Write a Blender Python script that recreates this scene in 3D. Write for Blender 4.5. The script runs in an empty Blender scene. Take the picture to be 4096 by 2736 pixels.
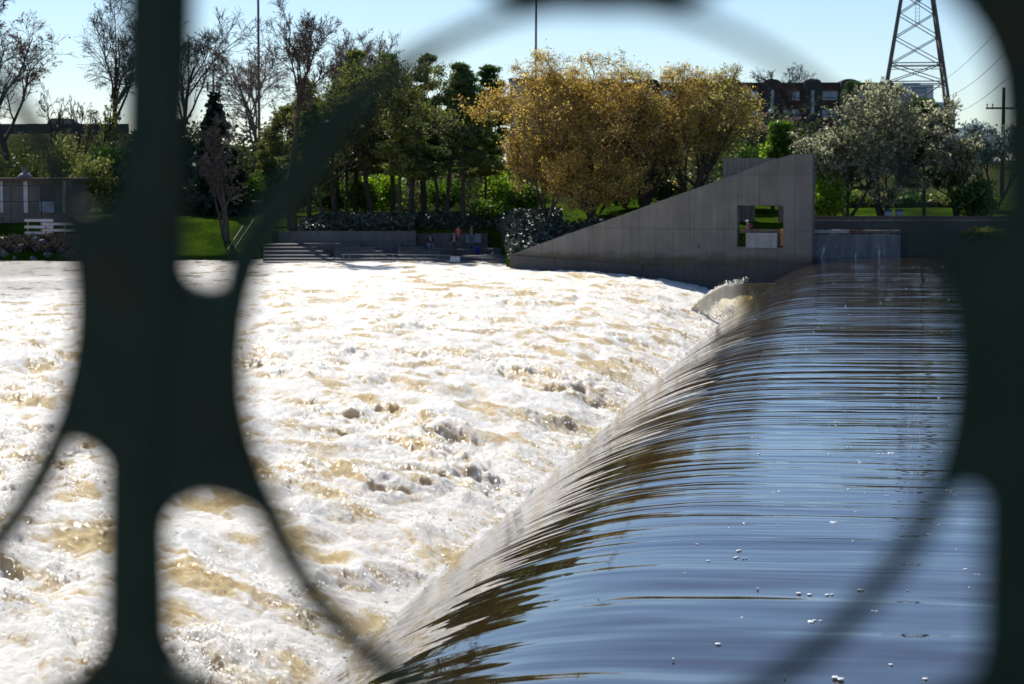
import bpy, bmesh, math, random
import numpy as np
from mathutils import Vector, Matrix, Quaternion
R = math.radians
sc = bpy.context.scene
COL = sc.collection
rs = np.random.RandomState(7)
random.seed(7)

# ------------------------------------------------------------------ camera
F = 7964.0                      # focal length in photo pixels
PITCH = math.atan(675.0 / F)
CP, SP = math.cos(PITCH), math.sin(PITCH)
CAMZ = 5.0
def at(px, py, Y):
    dx, dy = (px - 2048) / F, (1368 - py) / F
    k = Y / (CP + dy * SP)
    return Vector((dx * k, Y, CAMZ + k * (-SP + dy * CP)))
def xat(px, Y): return at(px, 693, Y).x
def zat(py, Y): return at(2048, py, Y).z
cam = bpy.data.cameras.new('camera'); camo = bpy.data.objects.new('camera', cam); COL.objects.link(camo)
camo.location = (0, 0, CAMZ); camo.rotation_euler = (R(90) - PITCH, 0, 0)
cam.lens = 70.0; cam.sensor_width = 36; cam.clip_start = 0.05; cam.clip_end = 6000
cam.dof.use_dof = True; cam.dof.focus_distance = 44; cam.dof.aperture_fstop = 2.5
sc.camera = camo

# ------------------------------------------------------------------ light
SUN_AZ, SUN_EL = R(-20), R(43)
sd = Vector((math.sin(SUN_AZ) * math.cos(SUN_EL), math.cos(SUN_AZ) * math.cos(SUN_EL), math.sin(SUN_EL)))
sl = bpy.data.lights.new('sun', 'SUN'); sl.energy = 4.4; sl.angle = R(0.5); sl.color = (1, .95, .87)
so = bpy.data.objects.new('sun', sl); COL.objects.link(so)
so.rotation_euler = (-sd).to_track_quat('-Z', 'Y').to_euler(); so.location = (-30, 60, 60)
w = bpy.data.worlds.new('World'); sc.world = w; w.use_nodes = True
nt = w.node_tree; nt.nodes.clear()
sky = nt.nodes.new('ShaderNodeTexSky'); sky.sky_type = 'NISHITA'; sky.sun_disc = False
sky.sun_elevation = SUN_EL; sky.sun_rotation = SUN_AZ; sky.altitude = 200
sky.air_density = 1.0; sky.dust_density = 0.2; sky.ozone_density = 4.5
bg = nt.nodes.new('ShaderNodeBackground'); bg.inputs[1].default_value = 0.079
wo = nt.nodes.new('ShaderNodeOutputWorld')
tint = nt.nodes.new('ShaderNodeMix'); tint.data_type = 'RGBA'; tint.blend_type = 'MULTIPLY'; tint.inputs[0].default_value = 1.0; tint.inputs[7].default_value = (.94, .98, 1.06, 1)
nt.links.new(sky.outputs[0], tint.inputs[6]); nt.links.new(tint.outputs[2], bg.inputs[0]); nt.links.new(bg.outputs[0], wo.inputs[0])
vs = sc.view_settings; vs.view_transform = 'Standard'; vs.look = 'None'; vs.gamma = 1; vs.use_curve_mapping = False
vs.exposure = 0.5
try:
    sc.cycles.max_bounces = 8; sc.cycles.use_denoising = True
    sc.cycles.caustics_reflective = False; sc.cycles.caustics_refractive = False
except Exception: pass

# ------------------------------------------------------------------ materials
class NT:
    def __init__(s, name):
        s.m = bpy.data.materials.new(name); s.m.use_nodes = True
        s.t = s.m.node_tree; s.n = s.t.nodes; s.n.clear()
        s.out = s.n.new('ShaderNodeOutputMaterial')
    def add(s, typ, ins=None, **props):
        n = s.n.new(typ)
        for k, v in props.items(): setattr(n, k, v)
        for k, v in (ins or {}).items():
            if isinstance(v, bpy.types.NodeSocket): s.t.links.new(v, n.inputs[k])
            else: n.inputs[k].default_value = v
        return n
    def coord(s, scale=(1, 1, 1), kind='Object'):
        tc = s.add('ShaderNodeTexCoord')
        return s.add('ShaderNodeMapping', {'Vector': tc.outputs[kind], 'Scale': scale}).outputs[0]
    def noise(s, vec, scale=1, detail=3, rough=.55, dist=0):
        return s.add('ShaderNodeTexNoise', {'Vector': vec, 'Scale': scale, 'Detail': detail, 'Roughness': rough, 'Distortion': dist}).outputs[0]
    def ramp(s, fac, stops):
        n = s.add('ShaderNodeValToRGB', {'Fac': fac}); cr = n.color_ramp
        while len(cr.elements) < len(stops): cr.elements.new(.5)
        for e, (p, c) in zip(cr.elements, stops):
            e.position = p; e.color = (c[0], c[1], c[2], 1) if hasattr(c, '__len__') else (c, c, c, 1)
        return n.outputs[0]
    def mixc(s, fac, a, b, mode='MIX'):
        n = s.n.new('ShaderNodeMix'); n.data_type = 'RGBA'; n.blend_type = mode
        for i, v in ((0, fac), (6, a), (7, b)):
            if isinstance(v, bpy.types.NodeSocket): s.t.links.new(v, n.inputs[i])
            else: n.inputs[i].default_value = (v if i == 0 else (v[0], v[1], v[2], 1))
        return n.outputs[2]
    def math(s, op, a, b=0.0, c=None):
        n = s.n.new('ShaderNodeMath'); n.operation = op
        for i, v in enumerate((a, b) if c is None else (a, b, c)):
            if isinstance(v, bpy.types.NodeSocket): s.t.links.new(v, n.inputs[i])
            else: n.inputs[i].default_value = v
        return n.outputs[0]
    def bump(s, h, strength=.5, dist=.05, normal=None):
        ins = {'Height': h, 'Strength': strength, 'Distance': dist}
        if normal is not None: ins['Normal'] = normal
        return s.add('ShaderNodeBump', ins).outputs[0]
    def pbr(s, col, rough=.7, normal=None, **kw):
        ins = {'Base Color': col if isinstance(col, bpy.types.NodeSocket) else (col[0], col[1], col[2], 1), 'Roughness': rough}
        if normal is not None: ins['Normal'] = normal
        ins.update(kw)
        p = s.add('ShaderNodeBsdfPrincipled', ins)
        s.t.links.new(p.outputs[0], s.out.inputs[0]); return s.m
_mc = {}
def mat(name, c, rough=.7, var=.35, scale=3, metal=0.0, bump=.0):
    if name in _mc: return _mc[name]
    t = NT(name); v = t.coord(); n = t.noise(v, scale, 4)
    a = [x * (1 - var) for x in c]; b = [min(1, x * (1 + var)) for x in c]
    col = t.ramp(n, [(.3, a), (.7, b)])
    nm = t.bump(t.noise(v, scale * 6, 3), bump, .02) if bump else None
    _mc[name] = t.pbr(col, rough, nm, **{'Metallic': metal}); return _mc[name]
def leafmat(name, c1, c2, trans=.45, scale=.5):
    if name in _mc: return _mc[name]
    t = NT(name); v = t.coord()
    g = t.add('ShaderNodeNewGeometry')
    f = t.math('ADD', t.math('MULTIPLY', g.outputs['Random Per Island'], .55), t.math('MULTIPLY', t.noise(v, scale, 2), .5))
    col = t.ramp(f, [(.2, c1), (.8, c2)])
    d = t.add('ShaderNodeBsdfDiffuse', {'Color': col}); tr = t.add('ShaderNodeBsdfTranslucent', {'Color': col})
    gl = t.add('ShaderNodeBsdfGlossy', {'Color': (1, 1, 1, 1), 'Roughness': .45})
    m1 = t.add('ShaderNodeMixShader', {0: trans}); t.t.links.new(d.outputs[0], m1.inputs[1]); t.t.links.new(tr.outputs[0], m1.inputs[2])
    m2 = t.add('ShaderNodeMixShader', {0: .03}); t.t.links.new(m1.outputs[0], m2.inputs[1]); t.t.links.new(gl.outputs[0], m2.inputs[2])
    t.t.links.new(m2.outputs[0], t.out.inputs[0]); _mc[name] = t.m; return t.m
def concrete(name, c=(.25, .24, .235), bw=1.1, rh=3.35, joint=.02, v0=0.0):
    """board-marked concrete: object X along the wall, object Z up"""
    if name in _mc: return _mc[name]
    t = NT(name); tc = t.add('ShaderNodeTexCoord').outputs['Object']
    sx = t.add('ShaderNodeSeparateXYZ', {0: tc})
    cx = t.add('ShaderNodeCombineXYZ', {0: sx.outputs[0], 1: t.math('ADD', sx.outputs[2], v0), 2: 0.0}).outputs[0]
    br = t.add('ShaderNodeTexBrick', {'Vector': cx, 'Scale': 1.0, 'Mortar Size': joint, 'Mortar Smooth': .3, 'Brick Width': bw, 'Row Height': rh,
               'Color1': (1, 1, 1, 1), 'Color2': (.93, .93, .94, 1), 'Mortar': (.5, .5, .5, 1)}, offset=0.0)
    mp = t.add('ShaderNodeMapping', {'Vector': tc, 'Scale': (2.2, 2.2, .16)}).outputs[0]
    streak = t.ramp(t.noise(mp, 1.6, 5, .65), [(.3, .80), (.62, 1.05)])
    blot = t.ramp(t.noise(tc, .45, 5, .6), [(.3, .75), (.7, 1.1)])
    # small rust / dirt spots
    sp = t.ramp(t.noise(t.add('ShaderNodeMapping', {'Vector': tc, 'Scale': (1.6, 1.6, .6)}).outputs[0], 1.1, 2), [(.69, (1, 1, 1)), (.74, (.7, .5, .38))])
    col = t.mixc(1.0, c, br.outputs[0], 'MULTIPLY'); col = t.mixc(1.0, col, streak, 'MULTIPLY'); col = t.mixc(1.0, col, blot, 'MULTIPLY'); col = t.mixc(1.0, col, sp, 'MULTIPLY')
    if name.startswith('board'):                 # tide line and algae stain at the foot of the river wall
        tide = t.ramp(t.math('ADD', sx.outputs[2], t.math('MULTIPLY', t.noise(t.add('ShaderNodeMapping', {'Vector': tc, 'Scale': (.5, .5, 1.2)}).outputs[0], 1.5, 4), .9)), [(.18, (.50, .44, .33)), (.62, (1, 1, 1))])
        runs = t.ramp(t.noise(t.add('ShaderNodeMapping', {'Vector': tc, 'Scale': (3.2, 3.2, .09)}).outputs[0], 1.0, 3), [(.62, (1, 1, 1)), (.72, (.72, .68, .62))])
        col = t.mixc(1.0, col, tide, 'MULTIPLY'); col = t.mixc(1.0, col, runs, 'MULTIPLY')
    nm = t.bump(t.noise(tc, 9, 4), .3, .02)
    _mc[name] = t.pbr(col, .85, nm); return _mc[name]

# ------------------------------------------------------------------ object helpers
def tag(o, label=None, cat=None, group=None, kind=None):
    if label: o['label'] = label
    if cat: o['category'] = cat
    if group: o['group'] = group
    if kind: o['kind'] = kind
    return o
def thing(name, label, cat, loc=(0, 0, 0), rz=0, group=None):
    o = bpy.data.objects.new(name, None); COL.objects.link(o); o.location = loc; o.rotation_euler = (0, 0, rz)
    o.empty_display_size = .3
    return tag(o, label, cat, group)
def link(name, me, m=None, parent=None):
    o = bpy.data.objects.new(name, me); COL.objects.link(o)
    if m is not None:
        me.materials.clear()
        for k in (m if isinstance(m, (list, tuple)) else [m]): me.materials.append(k)
    if parent is not None: o.parent = parent
    return o
class MB:
    def __init__(s): s.v = []; s.f = []; s.k = 0
    def raw(s, V, Fc):
        V = np.asarray(V, float).reshape(-1, 3); s.v.append(V)
        s.f.extend([tuple(i + s.k for i in f) for f in Fc]); s.k += len(V); return s
    def box(s, c, d, rz=0.0, rot=None):
        x, y, z = d[0] / 2, d[1] / 2, d[2] / 2
        V = [Vector(p) for p in ((-x,-y,-z),(x,-y,-z),(x,y,-z),(-x,y,-z),(-x,-y,z),(x,-y,z),(x,y,z),(-x,y,z))]
        M = rot if rot is not None else Matrix.Rotation(rz, 3, 'Z')
        return s.raw([M @ p + Vector(c) for p in V], [(0,3,2,1),(4,5,6,7),(0,1,5,4),(1,2,6,5),(2,3,7,6),(3,0,4,7)])
    def bar(s, a, b, wd, ht=None):
        a, b = Vector(a), Vector(b); d = b - a; L = d.length
        rot = d.to_track_quat('X', 'Z').to_matrix()
        return s.box((a + b) / 2, (L, wd, ht or wd), rot=rot)
    def tube(s, P, r, n=8, cap=True):
        P = [Vector(p) for p in P]; m = len(P)
        rr = r if hasattr(r, '__len__') else [r] * m
        V = []; Fc = []
        for i, p in enumerate(P):
            d = (P[min(i + 1, m - 1)] - P[max(i - 1, 0)]).normalized()
            a = d.orthogonal().normalized() if i == 0 else (a - d * a.dot(d)).normalized()
            b = d.cross(a)
            V += [p + (a * math.cos(2 * math.pi * j / n) + b * math.sin(2 * math.pi * j / n)) * rr[i] for j in range(n)]
        for i in range(m - 1):
            for j in range(n):
                k = (j + 1) % n; Fc.append((i*n+j, i*n+k, (i+1)*n+k, (i+1)*n+j))
        if cap: Fc.append(tuple(range(n - 1, -1, -1))); Fc.append(tuple((m - 1) * n + j for j in range(n)))
        return s.raw(V, Fc)
    def lathe(s, c, prof, n=16):
        V = []; Fc = []; c = Vector(c); m = len(prof)
        for r, z in prof: V += [c + Vector((r * math.cos(2*math.pi*j/n), r * math.sin(2*math.pi*j/n), z)) for j in range(n)]
        for i in range(m - 1):
            for j in range(n):
                k = (j + 1) % n; Fc.append((i*n+j, i*n+k, (i+1)*n+k, (i+1)*n+j))
        Fc.append(tuple(range(n - 1, -1, -1))); Fc.append(tuple((m - 1) * n + j for j in range(n)))
        return s.raw(V, Fc)
    def mesh(s, name='m', smooth=False):
        me = bpy.data.meshes.new(name); me.from_pydata(np.concatenate(s.v).tolist() if s.v else [], [], s.f)
        if smooth: me.polygons.foreach_set('use_smooth', [True] * len(me.polygons))
        me.update(); return me
    def build(s, name, m=None, parent=None, smooth=False): return link(name, s.mesh(name, smooth), m, parent)
def prism(outer, holes, org, u, v, n, thick, bevel=0):
    """2-D outline (with holes) in the u,v frame, extruded along n"""
    bm = bmesh.new(); org, u, v, n = Vector(org), Vector(u), Vector(v), Vector(n)
    for loop in [outer] + list(holes):
        vs_ = [bm.verts.new(org + u * p[0] + v * p[1]) for p in loop]
        for i in range(len(vs_)): bm.edges.new((vs_[i], vs_[(i + 1) % len(vs_)]))
    bmesh.ops.triangle_fill(bm, use_beauty=True, use_dissolve=False, edges=bm.edges[:])
    g = bmesh.ops.extrude_face_region(bm, geom=bm.faces[:])
    bmesh.ops.translate(bm, verts=[e for e in g['geom'] if isinstance(e, bmesh.types.BMVert)], vec=n * thick)
    bmesh.ops.recalc_face_normals(bm, faces=bm.faces[:])
    if bevel:
        ed = [e for e in bm.edges if len(e.link_faces) == 2 and e.calc_face_angle(0) > .9]
        bmesh.ops.bevel(bm, geom=ed, offset=bevel, segments=2, affect='EDGES')
    me = bpy.data.meshes.new('prism'); bm.to_mesh(me); bm.free(); return me
def rawmesh(name, V, Fq, smooth=True):
    """fast mesh from numpy quads/tris"""
    V = np.ascontiguousarray(V, np.float32); Fq = np.ascontiguousarray(Fq, np.int32); k = Fq.shape[1]
    me = bpy.data.meshes.new(name); me.vertices.add(len(V)); me.vertices.foreach_set('co', V.ravel())
    me.loops.add(Fq.size); me.loops.foreach_set('vertex_index', Fq.ravel())
    me.polygons.add(len(Fq)); me.polygons.foreach_set('loop_start', np.arange(0, Fq.size, k, dtype=np.int32))
    try: me.polygons.foreach_set('loop_total', np.full(len(Fq), k, np.int32))
    except Exception: pass
    me.polygons.foreach_set('use_smooth', np.full(len(Fq), smooth, bool))
    me.update(calc_edges=True); return me

# ------------------------------------------------------------------ numpy noise
_perm = rs.permutation(256); _perm = np.concatenate([_perm, _perm, _perm]).astype(np.int32)
_ga = np.cos(np.linspace(0, 2*np.pi, 32, endpoint=False)); _gb = np.sin(np.linspace(0, 2*np.pi, 32, endpoint=False))
def pnoise(x, y, seed=0):
    xi = np.floor(x); yi = np.floor(y); fx = x - xi; fy = y - yi
    xi = (xi.astype(np.int64) + seed * 17) & 255; yi = (yi.astype(np.int64) + seed * 31) & 255
    u = fx*fx*fx*(fx*(fx*6-15)+10); v = fy*fy*fy*(fy*(fy*6-15)+10)
    def g(ix, iy, dx, dy):
        h = _perm[_perm[ix & 255] + (iy & 255)] & 31
        return _ga[h] * dx + _gb[h] * dy
    a = g(xi, yi, fx, fy); b = g(xi+1, yi, fx-1, fy); c = g(xi, yi+1, fx, fy-1); d = g(xi+1, yi+1, fx-1, fy-1)
    return ((a*(1-u)+b*u)*(1-v) + (c*(1-u)+d*u)*v) * 1.5
def fbm(x, y, o=4, seed=0, gain=.5):
    s = 0; a = 1; t = 0
    for i in range(o): s = s + a * pnoise(x, y, seed + i); t += a; a *= gain; x = x * 2.03 + 11.7; y = y * 2.03 - 5.1
    return s / t
def sstep(a, b, x): t = np.clip((x - a) / (b - a), 0, 1); return t * t * (3 - 2 * t)

# ================================================================== WEIR FRAME
U = np.array([.1848, .9828]); NU = np.array([.9828, -.1848]); P0 = np.array([-7.9, 0.0])
def to_st(x, y): dx = x - P0[0]; dy = y - P0[1]; return dx*NU[0]+dy*NU[1], dx*U[0]+dy*U[1]
def to_xy(s, t): return P0[0]+s*NU[0]+t*U[0], P0[1]+s*NU[1]+t*U[1]
WL = (-.1, 128.0); WR = (18.02, 119.0)                 # fish-ladder wall ends (x, y)
WU = Vector((WR[0]-WL[0], WR[1]-WL[1], 0)); WLEN = WU.length; WU.normalize(); WN = Vector((-WU.y, WU.x, 0))   # WN points away from camera
def nappe(s):
    d = 5.15 - s
    sp = np.log1p(np.exp(np.clip(d / .55, -40, 40))) * .55
    return -.079 * sp**2 - .09 * np.exp(-np.maximum(s - 4.5, 0) / 4.0)
# ---------------- upper pool and overflow (one water surface)
S = np.concatenate([np.arange(-2.4, 13, .07), 13 + (np.linspace(0, 1, 110)**1.6) * 90])
T = [2.2]
while T[-1] < 125: T.append(T[-1] + max(.04, T[-1] * .0032))
T = np.array(T); SS, TT = np.meshgrid(S, T, indexing='ij')
amp = sstep(40, 12, SS) * .35 + .65
hs = nappe(SS)
hs += .010 * amp * fbm(SS / 7, TT / 1.3, 3, 3) + .005 * fbm(SS / 3.2, TT / .5, 2, 9) * sstep(14, 3, SS)
near = sstep(34, 20, TT)
hs += .050 * near * fbm(SS / 5.5 + TT * .06, TT / 2.4, 2, 21) + .012 * near * fbm(SS/2.2, TT/.9, 2, 27)
V = np.stack([SS, TT, hs], -1).reshape(-1, 3)
ns, nt_ = SS.shape; idx = np.arange(ns * nt_).reshape(ns, nt_)
Q = np.stack([idx[:-1, :-1], idx[1:, :-1], idx[1:, 1:], idx[:-1, 1:]], -1).reshape(-1, 4)
cx, cy = to_xy(V[Q].mean(1)[:, 0], V[Q].mean(1)[:, 1])
wl = WL[1] + (cx - WL[0]) * (WR[1]-WL[1]) / (WR[0]-WL[0])
far = np.where(cx < WR[0], wl + .25, 121.6)
Q = Q[cy < far]
t = NT('pool water'); tc = t.add('ShaderNodeTexCoord').outputs['Object']
def mp(sx, sy, loc=(0, 0, 0)): return t.add('ShaderNodeMapping', {'Vector': tc, 'Scale': (sx, sy, .3), 'Location': loc}).outputs[0]
n1 = t.noise(mp(.075, .75), 1.0, 2, .4, .7); n2 = t.noise(mp(.14, 2.5, (3, 7, 0)), 1.0, 2, .45, .5); n3 = t.noise(mp(.7, 2.0, (9, 1, 0)), 1.0, 2)
hgt = t.math('ADD', t.math('ADD', t.math('MULTIPLY', n1, 1.0), t.math('MULTIPLY', t.math('MULTIPLY', n2, t.ramp(t.noise(mp(.05, .22), 1.0, 1), [(.35, .12), (.65, .5)])), 1.0)), t.math('MULTIPLY', n3, .06))
sy = t.add('ShaderNodeSeparateXYZ', {0: tc})
calmf = t.math('MULTIPLY', t.ramp(t.math('MULTIPLY', sy.outputs[1], .01), [(.22, .25), (.48, 1), (.95, 1.9)]), t.ramp(t.math('MULTIPLY', sy.outputs[0], .04), [(.2, 1), (.5, .6)]))
calmf = t.math('MULTIPLY', calmf, t.ramp(t.noise(mp(.10, .16, (5, 2, 0)), 1.0, 2), [(.3, .45), (.7, 1.5)]))
bn = t.bump(t.math('MULTIPLY', hgt, calmf), 1.0, .07)
body = t.ramp(t.noise(mp(.05, .3), 1.0, 3), [(.35, (.022, .014, .005)), (.7, (.036, .023, .009))])
POOL = t.pbr(body, .02, bn, **{'IOR': 2.0})
pool = link('river_pool', rawmesh('river_pool', V, Q), POOL)
pool.location = (P0[0], P0[1], 0); pool.rotation_euler = (0, 0, math.atan2(NU[1], NU[0]))
# object axes: local X = upstream (NU), local Y = along the crest (U)
tag(pool, kind='structure')

# ---------------- the rapids below
dr = 1.00205; D = [13.0]
while D[-1] < 147: D.append(D[-1] * dr)
D = np.array(D); A = np.concatenate([np.linspace(-36, -17, 160, endpoint=False), np.linspace(-17, 9.2, 900)]) * math.pi / 180
DD, AA = np.meshgrid(D, A, indexing='ij'); X = DD * np.tan(AA); Y = DD
s_, t_ = to_st(X, Y)
def rapids(X, Y, fine=True):
    s_, t_ = to_st(X, Y); d = -s_
    base = -1.02 - .14 * sstep(90, 125, Y) - 1.72 * np.exp(-np.maximum(d - .7, 0) / 4.2) - .6 * np.exp(-((t_ - 106) / 7.0)**2) * np.exp(-(np.maximum(d, 0) / 4.5)**2)
    wx = fbm(X / 2.6, Y / 2.6, 2, 41) * 1.3; wy = fbm(X / 2.6 + 9, Y / 2.6 + 3, 2, 43) * 1.3
    en = sstep(-1.6, 2.6, d) * (.30 + .70 * sstep(55, 14, d)) ; en = en * (.32 + .68 * sstep(130, 66, Y) + .25 * sstep(80, 110, Y) * sstep(30, 5, d))
    big = 1 - np.abs(fbm((d + wx) / 3.9, (t_ + wy) / 5.6, 2, 51)) * 2.4
    med = np.abs(fbm((d + wx) / 1.4, (t_ + wy * 1.2) / 1.9, 3, 65)) * 2.0
    mk = sstep(-.15, .45, fbm((d + wx) / 7.0, (t_ + wy) / 5.0, 2, 55)); mk2 = .42 + .58 * mk
    h = base + en * (.34 * (big - .3) + mk2 * .26 * (.62 * np.tanh(med / .62) - .30))
    if fine:
        sm = 1 - np.abs(fbm((X + wx * .5) / .62, (Y + wy * .5) / .7, 2, 71)) * 2
        h = h + en * mk2 * .13 * sm
        f1 = np.abs(fbm((X + .3 * wx) / .3, (Y + .3 * wy) / .34, 2, 81)); h = h + en * mk2 * .12 * f1
        h = h - .9 * sstep(-.55, .3, s_)
        f2 = fbm(X / .11, Y / .12, 2, 91); h = h + (.35 + en) * 0.014 * f2 * sstep(90, 30, Y)
    return h
H = rapids(X, Y)
e = .12
hb = rapids(X, Y, False); gy = (rapids(X, Y + e, False) - hb) / e
n_t = fbm(X / 1.5 + 3, Y / 2.0 + 8, 3, 101); n_u = fbm(X / .55, Y / .6, 3, 111); n_far = fbm(X / 7, Y / 11, 2, 121)
# unaerated water in scattered lanes; tan also painted on slopes turned from the sun
bare = sstep(.05, .55, gy * 1.15 + n_t * .55 + n_u * .15 + .25 * n_far) * .72
bare = np.clip(bare + .40 * sstep(.12, .5, n_t + .3 * n_u + .3 * n_far), 0, 1)
dd = -s_
base_h = -1.02 - 1.72 * np.exp(-np.maximum(dd - .7, 0) / 4.2)
calm = sstep(14, 50, dd + 9 * n_far)                 # the foam thins out down the river
att = np.stack([bare, calm, np.clip((H - hb) * 3 + .4, 0, 1), np.ones_like(bare)], -1).reshape(-1, 4).astype(np.float32)
V = np.stack([X, Y, H], -1).reshape(-1, 3)
ns, nt_ = X.shape; idx = np.arange(ns * nt_).reshape(ns, nt_)
Q = np.stack([idx[:-1, :-1], idx[:-1, 1:], idx[1:, 1:], idx[1:, :-1]], -1).reshape(-1, 4)
cX = V[Q].mean(1); cs, ct = to_st(cX[:, 0], cX[:, 1])
wl = WL[1] + (cX[:, 0] - WL[0]) * (WR[1]-WL[1]) / (WR[0]-WL[0])
keep = (cs < .4) & (ct > 2.5) & ((cX[:, 0] < WL[0] + .1) | (cX[:, 1] < wl + .2))
me = rawmesh('rapids', V, Q[keep])
ca = me.color_attributes.new('foam', 'FLOAT_COLOR', 'POINT'); ca.data.foreach_set('color', att.ravel())
t = NT('foaming river water'); tc = t.add('ShaderNodeTexCoord').outputs['Object']
at_ = t.add('ShaderNodeVertexColor', layer_name='foam'); sx = t.add('ShaderNodeSeparateColor', {0: at_.outputs[0]})
bub = t.noise(tc, 6, 9, .8, .8); bub2 = t.noise(t.add('ShaderNodeMapping', {'Vector': tc, 'Scale': (.8, 1.1, 1)}).outputs[0], 2.6, 5, .7, .9)
k = t.math('ADD', t.math('MULTIPLY', sx.outputs[0], .9), t.math('MULTIPLY', t.math('SUBTRACT', bub, .5), 1.6))
k = t.math('ADD', k, t.math('MULTIPLY', t.math('SUBTRACT', bub2, .5), .8))
k = t.ramp(k, [(.0, 0), (.22, .22), (.72, 1)])
k2 = t.math('ADD', t.math('MULTIPLY', sx.outputs[1], .95), t.math('MULTIPLY', t.math('SUBTRACT', bub2, .55), 2.4)); k2 = t.ramp(k2, [(.1, 0), (.5, 1)])
tan = t.ramp(bub, [(.3, (.62, .39, .10)), (.68, (.95, .78, .45))])
col = t.mixc(k, (.93, .875, .785), tan); col = t.mixc(t.math('MULTIPLY', k2, sx.outputs[1]), col, (.16, .14, .11))
rg = t.ramp(k, [(0, .38), (1, .13)])
v1 = t.add('ShaderNodeTexVoronoi', {'Vector': tc, 'Scale': 9.0}).outputs[0]
hh = t.math('ADD', t.noise(tc, 8, 6, .8, .6), t.math('MULTIPLY', v1, .25))
RAP = t.pbr(col, rg, t.bump(hh, .9, .1), **{'IOR': 1.33, 'Subsurface Weight': .6, 'Subsurface Radius': (1.0, .9, .7, ), 'Subsurface Scale': .35})
rap = link('rapids', me, RAP); tag(rap, kind='structure')

# ---------------- flung spray and foam flecks
pk = np.argwhere((H - hb > .16) & (dd > .2) & (dd < 40) & (bare < .4)); pk = pk[rs.permutation(len(pk))[:1500]]
cs_ = []
for i, j in pk:
    for q in range(rs.randint(1, 5)):
        r_ = (.007 + .016 * rs.rand()**2) * (1 + Y[i, j] / 90)
        cs_.append((X[i, j] + rs.normal(0, .16), Y[i, j] + rs.normal(0, .16), H[i, j] + abs(rs.normal(0, .13)), r_))
for q in range(500):                     # droplets tearing off the side jet
    ss_ = -3.4 + 3.6 * rs.rand()**.8; tt_ = 109.0 + 5.6 * rs.rand()**2; zj = -.93 if ss_ > 0 else -.95 - .20 * ss_ * ss_
    xx_, yy_ = to_xy(ss_, tt_); cs_.append((xx_, yy_, zj + rs.normal(.02, .07), .012 + .025 * rs.rand()**2))
for q in range(5200):                     # spray along the foot of the weir
    tt_ = 24 + 84 * rs.rand()**1.3; cl_ = max(0., float(fbm(np.array([tt_ / 2.2]), np.array([.5]), 2, 161)[0]) + .15); ss_ = .1 - 1.4 * rs.rand()**1.5
    xx_, yy_ = to_xy(ss_, tt_); cs_.append((xx_, yy_, -2.62 + .34 * (.1 - ss_) + abs(rs.normal(0, .10 + .7 * cl_)), (.006 + .012 * rs.rand()**2) * (1 + tt_ / 80)))
bz = np.argwhere((hb > base_h + .16) & (dd > .5) & (dd < 34) & (AA > R(-19))); bz = bz[rs.permutation(len(bz))[:170]]
for i, j in bz:
    m_ = rs.randint(50, 150); w_ = .10 + .26 * rs.rand(); hh0 = .10 + .34 * rs.rand()**2
    for q in range(m_):
        ox, oy = rs.normal(0, w_), rs.normal(0, w_); up_ = abs(rs.normal(0, hh0)) * math.exp(-(ox*ox+oy*oy)/(2*w_*w_))
        cs_.append((X[i, j] + ox, Y[i, j] + oy, H[i, j] + up_ - .02, (.006 + .013 * rs.rand()**2) * (1 + Y[i, j] / 110)))
cs_ = np.array(cs_)
OV = np.array([(1,0,0),(-1,0,0),(0,1,0),(0,-1,0),(0,0,1),(0,0,-1)], float)
OF = np.array([(0,2,4),(2,1,4),(1,3,4),(3,0,4),(2,0,5),(1,2,5),(3,1,5),(0,3,5)])
nv = len(cs_); q_a = rs.normal(size=(nv, 3)); q_a /= np.linalg.norm(q_a, axis=1, keepdims=True); q_b = np.cross(q_a, rs.normal(size=(nv, 3))); q_b /= np.linalg.norm(q_b, axis=1, keepdims=True)
rr4 = cs_[:, 3:4] * (.7 + .8 * rs.rand(nv, 1)); c3 = cs_[:, :3]
V = np.stack([c3 - q_a * rr4 * 1.5, c3 + q_b * rr4, c3 + q_a * rr4 * 1.3, c3 - q_b * rr4], 1)
SPR = mat('spray white', (.88, .88, .87), .25, .05)
sp = link('spray', rawmesh('spray', V.reshape(-1, 3), np.arange(4 * nv).reshape(nv, 4), False), leafmat('spray drops', (.90, .88, .83), (.95, .94, .9), .62))
tag(sp, 'white droplets of spray thrown up from the rapids', 'spray', kind='stuff')
# foam flecks drifting on the pool
fm = MB()
for i in range(300):
    tt = 17 + 28 * rs.rand()**1.2 if i < 240 else 40 + 75 * rs.rand(); ss = 5.2 + rs.rand() * (9 if i < 240 else 14)
    x, y = to_xy(ss, tt); r_ = (.010 + .026 * rs.rand()**3) * (1 + tt / 110)
    z = float(nappe(np.array(ss))) + .006
    m_ = rs.randint(1, 4)
    for q in range(m_):
        r_ *= (1 if tt < 40 else .6)
        fm.lathe((x + rs.normal(0, r_ * 1.4), y + rs.normal(0, r_ * 1.2), z), [(r_ * .8, -.02), (r_, .0), (r_ * .8, r_ * .10), (r_ * .3, r_ * .16)], 7)
tag(fm.build('foam_flecks', SPR, smooth=True), 'small white foam flecks drifting on the smooth pool', 'foam', kind='stuff')

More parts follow.
